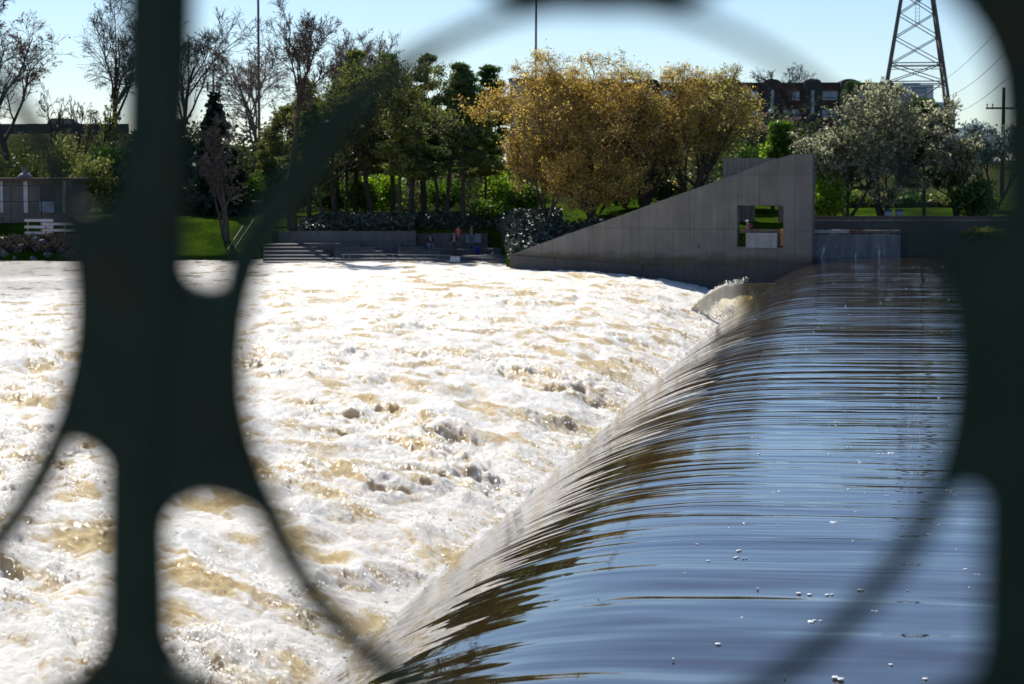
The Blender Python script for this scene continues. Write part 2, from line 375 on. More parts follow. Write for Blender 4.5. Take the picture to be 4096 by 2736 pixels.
# ---------------- the side jet that leaps off the far end of the weir
jp = []
for i in range(26):
    q = i / 25; s = 2.9 - 6.0 * q
    z = -1.05 - .02 * i / 25 if s > 0 else -1.07 - .20 * s * s
    jp.append((s, z + .12))
V = []; TJ = np.linspace(109.2, 109.75, 8)
for (s, z) in jp:
    for tt in TJ:
        x, y = to_xy(s - .25 * math.sin((tt - 109.2) * .6) * (s < 0), tt)
        V.append((x, y, z + .05 * pnoise(np.array(s * .5), np.array(tt * 2.2), 5) ))
V = np.array(V); n = len(TJ); m_ = len(jp)
low = V.copy()
for i in range(m_): low[i*n:(i+1)*n, 2] = -2.9
allv = np.concatenate([V, low]); Fq = []
for o in (0,):
    for i in range(m_ - 1):
        for j in range(n - 1):
            a = o + i*n + j; q = (a, a+n, a+n+1, a+1); Fq.append(q[::-1])
B = n * m_
nr = 12; sb = len(allv); side = []
for i in range(m_):
    p0_, p1_ = V[i*n], low[i*n]
    for q in range(nr):
        f_ = q / (nr - 1); p_ = p0_ * (1 - f_) + p1_ * f_
        o_ = (.16 * float(pnoise(np.array(i * .55), np.array(q * .22 + 3), 7)) + .06 * float(pnoise(np.array(i * 1.7), np.array(q * .5), 8))) * min(1, f_ * 4) - .35 * f_ * f_
        side.append((p_[0] + U[0] * o_, p_[1] + U[1] * o_, p_[2]))
allv = np.concatenate([allv, np.array(side)])
for i in range(m_ - 1):
    for q in range(nr - 1):
        a = sb + i*nr + q; Fq.append((a, a+1, a+nr+1, a+nr))
t = NT('falling jet water'); tc = t.coord()
sxx = t.add('ShaderNodeTexCoord').outputs['Object']
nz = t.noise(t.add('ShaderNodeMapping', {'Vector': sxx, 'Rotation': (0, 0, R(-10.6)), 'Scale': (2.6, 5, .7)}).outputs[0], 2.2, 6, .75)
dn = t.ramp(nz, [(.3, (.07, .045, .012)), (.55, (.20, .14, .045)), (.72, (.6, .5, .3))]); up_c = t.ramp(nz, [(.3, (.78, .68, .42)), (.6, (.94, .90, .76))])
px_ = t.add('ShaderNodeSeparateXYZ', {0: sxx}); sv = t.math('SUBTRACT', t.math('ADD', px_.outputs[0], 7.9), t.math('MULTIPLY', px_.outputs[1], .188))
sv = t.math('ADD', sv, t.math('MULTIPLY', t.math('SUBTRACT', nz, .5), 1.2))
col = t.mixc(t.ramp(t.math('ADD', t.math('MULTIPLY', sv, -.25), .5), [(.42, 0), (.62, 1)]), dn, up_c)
d = t.add('ShaderNodeBsdfDiffuse', {'Color': col}); tr = t.add('ShaderNodeBsdfTranslucent', {'Color': col}); g = t.add('ShaderNodeBsdfGlossy', {'Color': (1,1,1,1), 'Roughness': .2})
ms = t.add('ShaderNodeMixShader', {0: .6}); t.t.links.new(d.outputs[0], ms.inputs[1]); t.t.links.new(tr.outputs[0], ms.inputs[2])
lwt = t.add('ShaderNodeFresnel', {'IOR': 1.45}); m2 = t.add('ShaderNodeMixShader', {0: lwt.outputs[0]}); t.t.links.new(ms.outputs[0], m2.inputs[1]); t.t.links.new(g.outputs[0], m2.inputs[2]); t.t.links.new(m2.outputs[0], t.out.inputs[0])
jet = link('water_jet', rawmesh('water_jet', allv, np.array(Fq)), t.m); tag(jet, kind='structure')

# ================================================================== TERRAIN
def shore(x):
    x = np.asarray(x, float)
    left = 140.6 + 0 * x
    mid = np.where(x > -7.25, 149.85, 147.6)
    right = np.where(x < WR[0], WL[1] + (x - WL[0]) * (WR[1]-WL[1]) / (WR[0]-WL[0]) + .3, 123.4)
    a = sstep(-18.6, -17.4, x); y = left * (1 - a) + mid * a
    b = sstep(-1.2, .2, x); return y * (1 - b) + right * b
def ground(x, y):
    x = np.asarray(x, float); y = np.asarray(y, float); e = y - shore(x)
    zl = np.interp(e, [-3, -.4, 0.3, 3.2, 4.2, 10, 28], [-4, -2, -.75, -.35, -.05, 1.45, 1.72])
    zl2 = np.interp(e, [-3, -.4, .3, 1.8, 2.4, 5, 10, 28], [-4, -2, -.6, .05, .15, .3, 1.3, 1.72])
    k = sstep(-27, -29, x); zl = zl * (1 - k) + zl2 * k
    zm = np.interp(e, [-3, -.2, .0, 3.2, 22], [-4, -3, .72, 1.5, 1.72])
    zr = np.interp(e, [-3, -.2, .2, 5, 9, 14, 45], [-4, -3, -.35, .35, 1.2, 1.8, 2.3]); zr2 = np.interp(e, [-3, -.2, .2, 5, 9, 14, 45], [-4, -3, 1.7, 2.1, 2.3, 2.6, 2.9])
    c = sstep(4, 9, x); zr = zr * (1 - c) + zr2 * c
    a = sstep(-18.6, -17.4, x); z = zl * (1 - a) + zm * a; b = sstep(-1.2, .2, x); z = z * (1 - b) + zr * b
    z = z + .06 * np.clip(y - 176, 0, 60)
    emb = sstep(-32, -38, x) * np.clip((y - 184) / 12, 0, 1); z = z * (1 - emb) + 8.85 * emb
    z = z + sstep(3, 8, e) * .16 * fbm(x / 6, y / 6, 2, 131)
    return z
gx = np.concatenate([np.linspace(-900, -70, 24, endpoint=False), np.arange(-70, 70, .45), np.linspace(70, 900, 25)])
gyv = np.concatenate([np.arange(117, 176, .45), np.arange(176, 260, 1.5), np.linspace(262, 3000, 30)])
GX, GY = np.meshgrid(gx, gyv, indexing='ij'); GZ = ground(GX, GY)
V = np.stack([GX, GY, GZ], -1).reshape(-1, 3); ns, nt_ = GX.shape; idx = np.arange(ns * nt_).reshape(ns, nt_)
Q = np.stack([idx[:-1, :-1], idx[1:, :-1], idx[1:, 1:], idx[:-1, 1:]], -1).reshape(-1, 4)
t = NT('grass lawn'); v = t.coord()
c1 = t.ramp(t.noise(v, .35, 4), [(.35, (.022, .046, .005)), (.65, (.055, .095, .008))])
c2 = t.ramp(t.noise(v, 5, 4, .7), [(.3, .55), (.7, 1.3)])
col = t.mixc(1, c1, c2, 'MULTIPLY')
sep = t.add('ShaderNodeSeparateXYZ', {0: v})
wild = t.ramp(t.math('ADD', t.math('MULTIPLY', sep.outputs[1], .01), t.math('MULTIPLY', t.math('SUBTRACT', t.noise(v, .2, 3), .5), .12)), [(.70, 0), (.73, 1)])
wild = t.math('MULTIPLY', wild, 0.0) if False else t.ramp(t.math('ADD', t.math('MULTIPLY', t.math('SUBTRACT', sep.outputs[1], 150.0), .02), t.math('MULTIPLY', t.math('SUBTRACT', t.noise(v, .2, 3), .5), .3)), [(.42, 0), (.6, 1)])
litter = t.ramp(t.noise(v, 1.2, 4), [(.35, (.03, .05, .012)), (.65, (.07, .062, .032))])
col = t.mixc(wild, col, litter)
mud = t.ramp(t.math('ADD', sep.outputs[2], t.math('MULTIPLY', t.noise(v, .8, 3), .5)), [(0, 0), (.001, 0)])
LAWN = t.pbr(col, 1.0, t.bump(t.noise(v, 14, 3), .8, .06), **{'Specular IOR Level': 0.0, 'Sheen Weight': 0.0})
tag(link('bank_ground', rawmesh('bank_ground', V, Q), LAWN), kind='structure')
# river bed under everything so that the terrain has no hole
bed = MB().raw([(-900, -60, -4.2), (900, -60, -4.2), (900, 3000, -4.2), (-900, 3000, -4.2)], [(0, 1, 2, 3)])
tag(bed.build('river_bed', mat('mud', (.08, .06, .04), .95)), kind='structure')
# near bank: the walkway the photographer stands on
nb = MB().box((10, -6.3, 1.6), (160, 16.6, 3.4))
tag(nb.build('promenade', concrete('promenade concrete', (.3, .29, .28))), kind='structure')
# left gravel path along the shore
pv = []; xs = np.arange(-60, -30.5, 1.0)
for x in xs:
    for yy in (143.2, 145.6): pv.append((x, yy, float(ground(x, yy)) + .05))
pq = [(2*i, 2*i+2, 2*i+3, 2*i+1) for i in range(len(xs) - 1)]
tag(link('path', rawmesh('path', np.array(pv), np.array(pq)), mat('path gravel', (.42, .33, .25), .95)), kind='structure')

# ================================================================== FISH LADDER
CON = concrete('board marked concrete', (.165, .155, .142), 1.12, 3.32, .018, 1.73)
CON2 = concrete('retaining concrete', (.15, .15, .15), 2.4, 9.0, .015)
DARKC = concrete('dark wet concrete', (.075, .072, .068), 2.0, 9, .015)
def wallpt(px, py, off=0.0):
    """point of the wall plane seen at a pixel, as (distance along wall, height)"""
    dx, dy = (px - 2048) / F, (1368 - py) / F
    d = Vector((dx, CP + dy * SP, -SP + dy * CP)); o = Vector((WL[0], WL[1], 0)); c0 = Vector((0, 0, CAMZ)); oo = o + WN * off
    k = (oo - c0).dot(WN) / d.dot(WN); p = c0 + d * k
    return ((p - o).dot(WU), p.z)
fl = thing('fish_ladder', 'grey concrete ramp shaped fish ladder wall with a square opening', 'fish ladder', (WL[0], WL[1], 0), math.atan2(WU.y, WU.x))
top = [wallpt(*p) for p in ((2038, 1020), (2135, 984), (2270, 936), (2403, 889), (2520, 848), (2630, 807), (2804, 746), (2930, 702), (3053, 652), (3120, 632), (3172, 617), (3253, 614))]
s1 = top[-1][0]
outer = [(s1, -4.0), (s1, top[-1][1])] + top[::-1][1:] + [(top[0][0], -4.0)]
h0 = wallpt(2948, 987); h1 = wallpt(3134, 823)
hole = [(h0[0], h0[1]), (h1[0], h0[1]), (h1[0], h1[1]), (h0[0], h1[1])]
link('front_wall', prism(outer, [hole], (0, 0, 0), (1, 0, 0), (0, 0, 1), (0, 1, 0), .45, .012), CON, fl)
# coping strip along the sloping top
# rear wall, taller at its left end, with its own opening
k_ = 1.04
ra = wallpt(2891, 633, 3.6); rb = wallpt(3244, 633, 3.6)
ro = [(rb[0], -3), (rb[0], ra[1]), (ra[0], ra[1]), (ra[0], -3)]
i0 = wallpt(3011, 930, 3.6); i1 = wallpt(3113, 818, 3.6)
rh = [(i0[0], i0[1] - .9), (i1[0], i0[1] - .9), (i1[0], i1[1]), (i0[0], i1[1])]
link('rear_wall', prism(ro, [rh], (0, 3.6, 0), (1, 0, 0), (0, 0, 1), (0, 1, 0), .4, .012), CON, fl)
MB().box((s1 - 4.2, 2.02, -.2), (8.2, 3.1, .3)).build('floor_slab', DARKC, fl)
p0, p1 = wallpt(2986, 990), wallpt(3110, 934)
MB().box(((p0[0]+p1[0])/2, .32, (p0[1]+p1[1])/2), (p1[0]-p0[0], .9, p1[1]-p0[1])).build('balcony_parapet', concrete('pale parapet concrete', (.30, .31, .32), 9, 9), fl)
WOODB = mat('brown rail timber', (.09, .06, .045), .7, .3, 5)
r0 = wallpt(2950, 932)[1]; r1 = wallpt(2950, 917)[1]
MB().box(((h0[0]+h1[0])/2 + .05, .25, (r0+r1)/2), (h1[0]-h0[0]-.14, .1, r1-r0)).build('rail', WOODB, fl)
o0, o1 = wallpt(3116, 985), wallpt(3132, 915)
MB().box(((o0[0]+o1[0])/2, .30, (o0[1]+o1[1])/2), (o1[0]-o0[0], .28, o1[1]-o0[1]-.04)).build('timber_post', mat('sunlit timber', (.36, .17, .05), .7, .3, 4), fl)  # sunlight on the jamb is put into this warm colour
# waterline stain band as a thin skirt of darker wet concrete
sk = [(top[0][0] + .3, -3.0), (s1 - .1, -3.0), (s1 - .1, -.45), (s1 - 2.4, -.35), (s1 - 4.2, -.65), (s1 - 6.5, -.55), (s1-9, -.7), (s1-12.5, -.62), (top[0][0] + .3, -.25)]
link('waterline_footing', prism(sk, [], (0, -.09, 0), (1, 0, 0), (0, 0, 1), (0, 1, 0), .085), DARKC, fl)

# ---------------- low walls to the right of the ladder
lw = thing('low_river_wall', 'low grey river wall with white streaks right of the ladder', 'wall', (18.1, 120.6, 0))
xr = xat(3606, 120.6); zt = zat(938, 120.6)
t = NT('stained low wall'); tc = t.add('ShaderNodeTexCoord').outputs['Object']
st = t.ramp(t.noise(t.add('ShaderNodeMapping', {'Vector': tc, 'Scale': (1.6, 1, .5)}).outputs[0], 1.3, 5, .7), [(.57, 0), (.62, 1)])
sz = t.add('ShaderNodeSeparateXYZ', {0: tc}); lowm = t.ramp(sz.outputs[2], [(.2, 1), (.75, 0)])
base = t.ramp(t.noise(t.add('ShaderNodeMapping', {'Vector': tc, 'Scale': (1.5, 1, .2)}).outputs[0], 2, 4), [(.3, (.10, .105, .115)), (.7, (.19, .195, .2))])
LOWM = t.pbr(t.mixc(t.math('MULTIPLY', st, lowm), base, (.55, .57, .62)), .85)
MB().box(((xr - 18.1) / 2, .3, (zt - 3) / 2), (xr - 18.1, .6, zt + 3)).build('wall', LOWM, lw)
z0, z1 = zat(935, 120.5), zat(922, 120.5); xm = xat(3400, 120.5) - 18.1; xm2 = xat(3450, 120.5) - 18.1
MB().box((xm / 2, .25, (z0+z1)/2 + .03), (xm, .5, z1-z0)).build('ledge', mat('pale ledge', (.30, .30, .30), .8, .3, 2), lw)
MB().box(((xm+xm2)/2, .25, (z0+z1)/2 + .03), (xm2-xm-.01, .5, z1-z0)).build('rusty_ledge', mat('rusty ledge', (.16, .07, .05), .8, .4, 3), lw)
MB().box(((xm2+xr-18.1)/2, .25, (z0+z1)/2 + .03), (xr-18.1-xm2-.01, .5, z1-z0-.04)).build('dark_ledge', mat('dark ledge', (.13, .11, .09), .8, .3, 2), lw)
uw = thing('upper_terrace_wall', 'dark concrete terrace wall running behind the low river wall', 'wall', (18.1, 122.2, 0))
za = zat(884, 122.2); xe = xat(4300, 122.2) - 18.1
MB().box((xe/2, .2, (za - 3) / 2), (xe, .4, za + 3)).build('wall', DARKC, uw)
MB().box((xe/2, .2, za + .04), (xe, .5, .07)).build('coping', mat('wall coping', (.2, .19, .17), .8), uw)
gr = thing('timber_guard_rail', 'long dark timber guard rail on the terrace wall', 'railing', (18.1, 122.4, za + .075))
zb, zc = zat(879, 122.4) - za - .075, zat(864, 122.4) - za - .075
MB().box((xe/2, 0, (zb+zc)/2), (xe, .12, zc-zb)).build('rail', WOODB, gr)
for i in range(12):
    MB().box((.5 + i * 1.6, .08, zc/2 - .02), (.12, .1, zc - .04)).build('post', WOODB, gr)
for px, lab in ((3553, 'left'), (3597, 'right')):
    p = at(px, 866, 125.5); g0 = float(ground(p.x, 125.5))
    b = thing('litter_bin', 'pale round litter bin with dark lid, %s of the two under the blossom' % lab, 'bin', (p.x, 125.5, g0), 0, 'litter bins behind the guard rail')
    hb_ = zat(836, 125.5) - g0
    MB().lathe((0, 0, 0), [(.2, 0), (.23, .1), (.25, hb_ * .85)], 14).build('drum', mat('bin grey', (.30, .31, .33), .6), b, True)
    MB().lathe((0, 0, hb_ * .85), [(.265, 0), (.265, .05), (.2, hb_ * .15)], 14).build('lid', mat('bin lid', (.05, .06, .08), .5), b, True)

# ---------------- terrace and steps left of the ladder
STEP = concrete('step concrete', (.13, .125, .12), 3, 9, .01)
te = thing('stepped_terrace', 'shaded concrete terrace of wide stepped seats above the river', 'steps', (-17.6, 138, 0))
def tb(pxa, pxb, y0, y1, ztop, nm='step'):
    xa, xb = xat(pxa, y0), xat(pxb, y0); zb_ = -2.6
    me = MB().box(((xa+xb)/2 + 17.6, (y0+y1)/2 - 138, (ztop+zb_)/2), (xb-xa, y1-y0, ztop-zb_)); return me.build(nm, STEP, te)
zz = [zat(976, 145.0), zat(989, 143.6), zat(1004, 142.2), zat(1020, 140.9), zat(1033, 139.6)]
tb(1046, 1660, 146.0, 147.5, zz[0] + .004, 'landing'); tb(1660, 2046, 145.2, 149.5, zz[2] - .02, 'landing')
for (a, rts) in ((1046, (1189, 1256, 1290, 1312, 1330)), (1335, (1440, 1498, 1527, 1541, 1583)), (1590, (1600, 1690, 1762, 1802, 1830))):
    ys = [146.0, 144.6, 143.2, 141.9, 140.5, 139.0]
    for i, rt in enumerate(rts): tb(a, rt, ys[i + 1], ys[i], zz[i])
tb(1046, 2046, 137.0, 139.0, -1.0 - .08, 'walkway'); tb(1840, 2046, 139.0, 145.2, -.86, 'walkway')
rw = thing('retaining_wall', 'long grey concrete retaining wall below the ivy bank', 'wall', (-17.3, 147.5, 0))
rx0, rx1, rx2 = xat(1110, 147.5), xat(1661, 147.5), xat(1950, 149.5)
ztw = zat(924, 147.5)
MB().box(((rx0+rx1)/2 + 17.3, .2, (ztw - 2.4)/2), (rx1 - rx0, .4, ztw + 2.4)).build('front_panel', CON2, rw)
MB().box((rx1 + 17.3 - .2, 1.2, (ztw - 2.4)/2 - .003), (.394, 1.59, ztw + 2.4)).build('return_panel', CON2, rw)
zt2 = zat(933, 149.5); MB().box(((rx1+rx2)/2 + 17.3, 2.2, (zt2 - 2.4)/2), (rx2 - rx1, .4, zt2 + 2.4)).build('rear_panel', CON2, rw)
# river railing with its white sign
RAILM = mat('galvanised rail', (.20, .21, .22), .5, .2, 4, .5)
rr = thing('river_railing', 'thin grey metal railing along the river edge of the terrace', 'railing', (0, 137.2, 0))
pa = [at(1365, 1017, 137.2), at(1540, 1016, 137.2), at(1780, 1021, 137.2), at(2044, 1040, 137.2)]
pa = [p - Vector((0, 137.2, 0)) for p in pa]
MB().tube(pa, .035, 6).build('top_rail', RAILM, rr)
MB().tube([p - Vector((0, 0, .32)) for p in pa], .025, 6).build('lower_rail', RAILM, rr)
for px in (1372, 1395, 1485, 1572, 1662, 1750, 1930, 2040):
    x = xat(px, 137.2); zt_ = np.interp(x, [p.x for p in pa], [p.z for p in pa])
    MB().tube([(x, 0, -1.3), (x, 0, zt_)], .03, 6).build('post', RAILM, rr)
def panel(name, label, cat, x0, y0, x1, y1, Yd, m, extra=None):
    a, b = at(x0, y1, Yd), at(x1, y0, Yd)
    o = thing(name, label, cat, ((a.x+b.x)/2, Yd, a.z)); wd, ht = b.x-a.x, b.z-a.z
    MB().box((0, 0, ht/2), (wd, .03, ht)).build('board', m, o)
    return o, wd, ht
SGN = mat('sign white', (.62, .63, .66), .5, .05)
o, wd, ht = panel('river_sign', 'white square sign board hung on the river railing', 'sign', 1801, 1026, 1840, 1058, 137.08, SGN)
MB().box((0, -.02, ht - .06), (wd - .1, .012, .02)).build('border_line', RAILM, o)
o, wd, ht = panel('notice_banner', 'wide pale notice banner on the rear retaining wall', 'banner', 1863, 936, 1924, 971, 149.26, mat('banner pale', (.33, .36, .42), .6, .12, 3))
MB().box((0, -.02, ht/2), (.03, .012, ht)).build('seam', RAILM, o)
# blue bin, cup, bottles on the walkway
def gz(x, y): return float(ground(x, y))
p = at(1910, 1004, 144.0)
o = thing('blue_bucket', 'bright blue bucket standing on the shaded terrace', 'bucket', (p.x, 144.0, -.86))
MB().lathe((0, 0, 0), [(.13, 0), (.17, .52), (.18, .55)], 14).build('pail', mat('blue plastic', (.01, .05, .45), .4, .1), o, True)
MB().tube([(-.17, 0, .5), (-.12, -.1, .62), (0, -.12, .66), (.12, -.1, .62), (.17, 0, .5)], .01, 5).build('handle', RAILM, o)
p = at(1971, 996, 143.2)
o = thing('drink_cup', 'small white drink cup left on the terrace floor', 'cup', (p.x, 143.2, -.86))
MB().lathe((0, 0, 0), [(.05, 0), (.07, .2)], 10).build('cup', SGN, o, True); MB().lathe((0, 0, .2), [(.075, 0), (.06, .03)], 10).build('lid', SGN, o, True)

# ================================================================== PLANTS
def tubes(P, Rr, m):
    """P (n,k,3) polylines, Rr (n,k) radii -> verts, quads"""
    n, k, _ = P.shape
    d = np.gradient(P, axis=1); d /= np.linalg.norm(d, axis=2, keepdims=True) + 1e-9
    ref = np.where(np.abs(d[:, :1, 2:3]) < .9, np.array([0, 0, 1.0]), np.array([1.0, 0, 0])) * np.ones_like(d)
    a = np.cross(d, ref); a /= np.linalg.norm(a, axis=2, keepdims=True) + 1e-9; b = np.cross(d, a)
    th = np.arange(m) * 2 * np.pi / m
    V = P[:, :, None] + Rr[:, :, None, None] * (a[:, :, None] * np.cos(th)[None, None, :, None] + b[:, :, None] * np.sin(th)[None, None, :, None])
    id_ = np.arange(n * k * m).reshape(n, k, m); j2 = np.roll(id_, -1, axis=2)
    Q = np.stack([id_[:, :-1], j2[:, :-1], j2[:, 1:], id_[:, 1:]], -1).reshape(-1, 4)
    return V.reshape(-1, 3), Q
def joinraw(parts):
    Vs = []; Qs = []; k = 0
    for V, Q in parts: Vs.append(V); Qs.append(Q + k); k += len(V)
    return np.concatenate(Vs), np.concatenate(Qs)
def unit(v): return v / (np.linalg.norm(v, axis=-1, keepdims=True) + 1e-9)
def branch(r, n_par, P, Rr, per, ratio, ang, k, wob, up, f0=.3, rr=.6, droop=0.0):
    """children of the polylines P; returns child polylines and radii"""
    n, kk, _ = P.shape; out = []; rad = []
    L = np.linalg.norm(np.diff(P, axis=1), axis=2).sum(1)
    idx = np.repeat(np.arange(n), per); f = f0 + (1 - f0) * r.rand(len(idx))**.8 * .98
    g = f * (kk - 1); i0 = np.minimum(g.astype(int), kk - 2); fr = (g - i0)[:, None]
    p = P[idx, i0] * (1 - fr) + P[idx, i0 + 1] * fr; rd = Rr[idx, i0] * (1 - fr[:, 0]) + Rr[idx, i0 + 1] * fr[:, 0]
    d = unit(P[idx, i0 + 1] - P[idx, i0])
    q = unit(np.cross(d, unit(r.normal(size=d.shape)))); th = ang * (.6 + .8 * r.rand(len(idx)))[:, None]
    d = unit(d * np.cos(th) + q * np.sin(th))
    ln = L[idx] * ratio * (1.1 - .55 * f) * (.65 + .7 * r.rand(len(idx))); st = (ln / (k - 1))[:, None]
    pts = [p]
    for i in range(k - 1):
        d = unit(d + wob * r.normal(size=d.shape) + np.array([0, 0, up]) - np.array([0, 0, droop]) * (i / max(1, k - 1)))
        pts.append(pts[-1] + d * st)
    rad = (rd * rr)[:, None] * np.linspace(1, .35, k)[None]
    return np.stack(pts, 1), rad
def leaves(C, size, aspect=1.6, up=0.0, r=rs):
    n = len(C); a = unit(r.normal(size=(n, 3)) + np.array([0, 0, up])); b = unit(np.cross(a, unit(r.normal(size=(n, 3)))))
    s = size * (.6 + .8 * r.rand(n, 1))
    V = np.stack([C - a * s * .5 * aspect, C + b * s * .5, C + a * s * .5 * aspect, C - b * s * .5], 1)
    return V.reshape(-1, 3), np.arange(4 * n).reshape(n, 4)
def along(r, P, n, jit):
    i = r.randint(0, len(P), n); g = r.rand(n) * (P.shape[1] - 1); k = g.astype(int); f = (g - k)[:, None]
    return P[i, k] * (1 - f) + P[i, k + 1] * f + r.normal(0, jit, (n, 3))
def fit(parts, H, hw, lean=0.0, trunk=None):
    """scale a tree grown at the origin so that its height is H and its half-width hw"""
    allp = np.concatenate([p.reshape(-1, 3) for p in parts])
    zmax = np.percentile(allp[:, 2], 99.8); xm = np.percentile(np.abs(allp[:, 0] - 0), 97)
    return np.array([hw / xm, hw / xm, H / zmax])
def decid(seed, H, hw, leaf=0, lsize=.14, stems=1, fork=.35, per=(7, 6, 5, 4), twig=.017, droop=0.0, trunk_r=None, ang=.6, leafjit=.12, leafup=0., clump=False, wob=.16):
    r = np.random.RandomState(seed); k0 = 9
    tr = []
    for s in range(stems):
        d = np.array([0, 0, 1.0]) if stems == 1 else unit(np.array([math.cos(s*2.4+seed) * .38, math.sin(s*2.4+seed) * .3, 1.0]))
        p = np.array([0, 0, 0.0]) + (0 if stems == 1 else .15) * d; pts = [p * np.array([1, 1, 0])]
        for i in range(k0 - 1):
            d = unit(d + .09 * r.normal(size=3) + np.array([0, 0, .06])); pts.append(pts[-1] + d * (.8 + .0 * i))
        tr.append(pts)
    P0_ = np.array(tr, float); r0 = trunk_r or H * .02; R0 = np.linspace(1, .28, k0)[None] * r0 * np.ones((stems, 1)); R0[:, 0] *= 1.25
    P1, R1 = branch(r, 0, P0_, R0, per[0], .62, ang, 7, wob * .8, .10, fork, .62)
    P2, R2 = branch(r, 0, P1, R1, per[1], .55, .65, 6, wob, .06, .25, .6, droop * .3)
    P3, R3 = branch(r, 0, P2, R2, per[2], .55, .7, 5, wob * 1.2, .04, .2, .55, droop * .7)
    P4, R4 = branch(r, 0, P3, R3, per[3], .6, .7, 4, wob * 1.3, .02, .15, .6, droop)
    sc_ = fit([P0_, P1, P2, P3], H, hw)
    P0_, P1, P2, P3, P4 = [p * sc_ for p in (P0_, P1, P2, P3, P4)]
    R1 = np.maximum(R1, twig * 1.8); R2 = np.maximum(R2, twig * 1.2); R3 = np.maximum(np.minimum(R3, .06), twig); R4 = np.full(R4.shape, twig * .8)
    wood = joinraw([tubes(P0_, R0, 8), tubes(P1, R1, 6), tubes(P2, R2, 4)])
    crown = [tubes(P3, R3, 3), tubes(P4, R4, 3)]
    lv = None
    if leaf:
        C = along(r, P4, leaf, leafjit) if not clump else along(r, P3, leaf, leafjit)
        lv = leaves(C, lsize, 1.7, leafup, r)
    return wood, joinraw(crown), lv
def spruce(seed, H, hw, n=5200, lsize=.34, flat=.4, p=1.0, gap=.0):
    r = np.random.RandomState(seed)
    P = np.array([[[0, 0, H * i / 8] for i in range(9)]], float) + r.normal(0, .03, (1, 9, 3)); Rr = np.linspace(H * .014, .02, 9)[None]
    nb_ = 130; z = H * (.06 + .92 * np.sort(r.rand(nb_))); L = hw * (1.02 - z / H)**p * (.75 + .4 * r.rand(nb_)); th = r.rand(nb_) * 6.283
    pts = [np.stack([0 * z, 0 * z, z], 1)]
    for i in range(1, 5):
        q = i / 4; pts.append(np.stack([np.cos(th) * L * q, np.sin(th) * L * q, z - L * flat * q * q + .05 * q], 1))
    Pb = np.stack(pts, 1); Rb = np.linspace(.05, .015, 5)[None] * np.ones((nb_, 1))
    i = r.randint(0, nb_, n); w_ = L[i] / L.max(); keep = r.rand(n) < w_ + .12; i = i[keep]
    g = (.15 + .85 * r.rand(len(i))**.7) * 4; k = np.minimum(g.astype(int), 3); f = (g - k)[:, None]
    C = Pb[i, k] * (1 - f) + Pb[i, k + 1] * f + r.normal(0, .16, (len(i), 3)) * np.array([1, 1, .6])
    return joinraw([tubes(P, Rr, 8)]), tubes(Pb, Rb, 3), leaves(C, lsize, 1.5, -.4, r)
def pine(seed, H, hw, n=5200, lsize=.26, z0=.35, whorls=13, pad=.46):
    r = np.random.RandomState(seed); k0 = 9
    P = np.cumsum(np.concatenate([np.zeros((1, 1, 3)), np.array([[[0, 0, H / 8]] * 8]) + r.normal(0, .06, (1, 8, 3))], 1), 1); Rr = np.linspace(H * .017, .03, k0)[None]
    pts = []; cl = []
    zs = H * np.linspace(z0, .97, whorls)
    for z in zs:
        q = (z / H - z0) / (1 - z0)
        for b in range(r.randint(3, 6)):
            th = r.rand() * 6.283; L = hw * (1.08 - .95 * q**1.3) * (.5 + .6 * r.rand()); up = r.normal(.12, .16) + .35 * q
            c = np.array([np.interp(z, P[0, :, 2], P[0, :, 0]), np.interp(z, P[0, :, 2], P[0, :, 1]), z])
            dirv = np.array([math.cos(th), math.sin(th), up]); pl = [c + dirv * L * i / 4 + np.array([0, 0, -.06 * L * math.sin(i / 4 * 3)]) + r.normal(0, .05, 3) for i in range(5)]
            pts.append(pl)
            for s in range(int(2 + L * 1.6)):
                f = .35 + .65 * r.rand(); cl.append(np.append(np.array(pl[0]) * (1 - f) + np.array(pl[4]) * f + r.normal(0, .22 * L * .5, 3) * np.array([1, 1, .4]), .55 + .5 * r.rand()))
    Pb = np.array(pts); Rb = np.linspace(.06, .018, 5)[None] * np.ones((len(pts), 1)); cl = np.array(cl)
    i = r.randint(0, len(cl), n); C = cl[i, :3] + unit(r.normal(size=(n, 3))) * (r.rand(n, 1)**.5) * cl[i, 3:4] * pad * np.array([1.5, 1.5, .7])
    return tubes(P, Rr, 8), tubes(Pb, Rb, 4), leaves(C, lsize, 3.4, .5, r)
def shrubgeo(seed, H, hw, n=2600, lsize=.16):
    r = np.random.RandomState(seed); ns_ = 9
    d = unit(np.stack([r.normal(0, .5, ns_), r.normal(0, .5, ns_), np.ones(ns_)], 1))
    P = np.stack([d * (H * .75) * q / 4 + np.array([0, 0, -.05]) for q in range(5)], 1); Rr = np.linspace(.05, .015, 5)[None] * np.ones((ns_, 1))
    P1, R1 = branch(r, 0, P, Rr, 7, .6, .8, 4, .2, .05, .3, .6)
    nc = 34; cc = unit(r.normal(size=(nc, 3))) * (r.rand(nc, 1)**.4) * np.array([hw * .8, hw * .7, H * .40]) + np.array([0, 0, H * .56])
    i = r.randint(0, nc, n); C = cc[i] + r.normal(size=(n, 3)) * np.array([hw * .2, hw * .2, H * .10]); C[:, 2] = np.abs(C[:, 2] - .05) + .05
    return joinraw([tubes(P, Rr, 5), tubes(P1, R1, 3)]), None, leaves(C, lsize, 1.5, .2, r)
BARK = mat('bark dark', (.055, .043, .034), .95, .45, 6, bump=.4); BARKG = mat('bark grey', (.065, .055, .048), .95, .35, 6, bump=.4)
TWB = mat('twigs brown', (.085, .062, .048), .9, .3, 2); TWT = mat('twigs tan', (.20, .145, .11), .9, .25, 1); TWG = mat('twigs grey', (.075, .06, .055), .9, .3, 2)
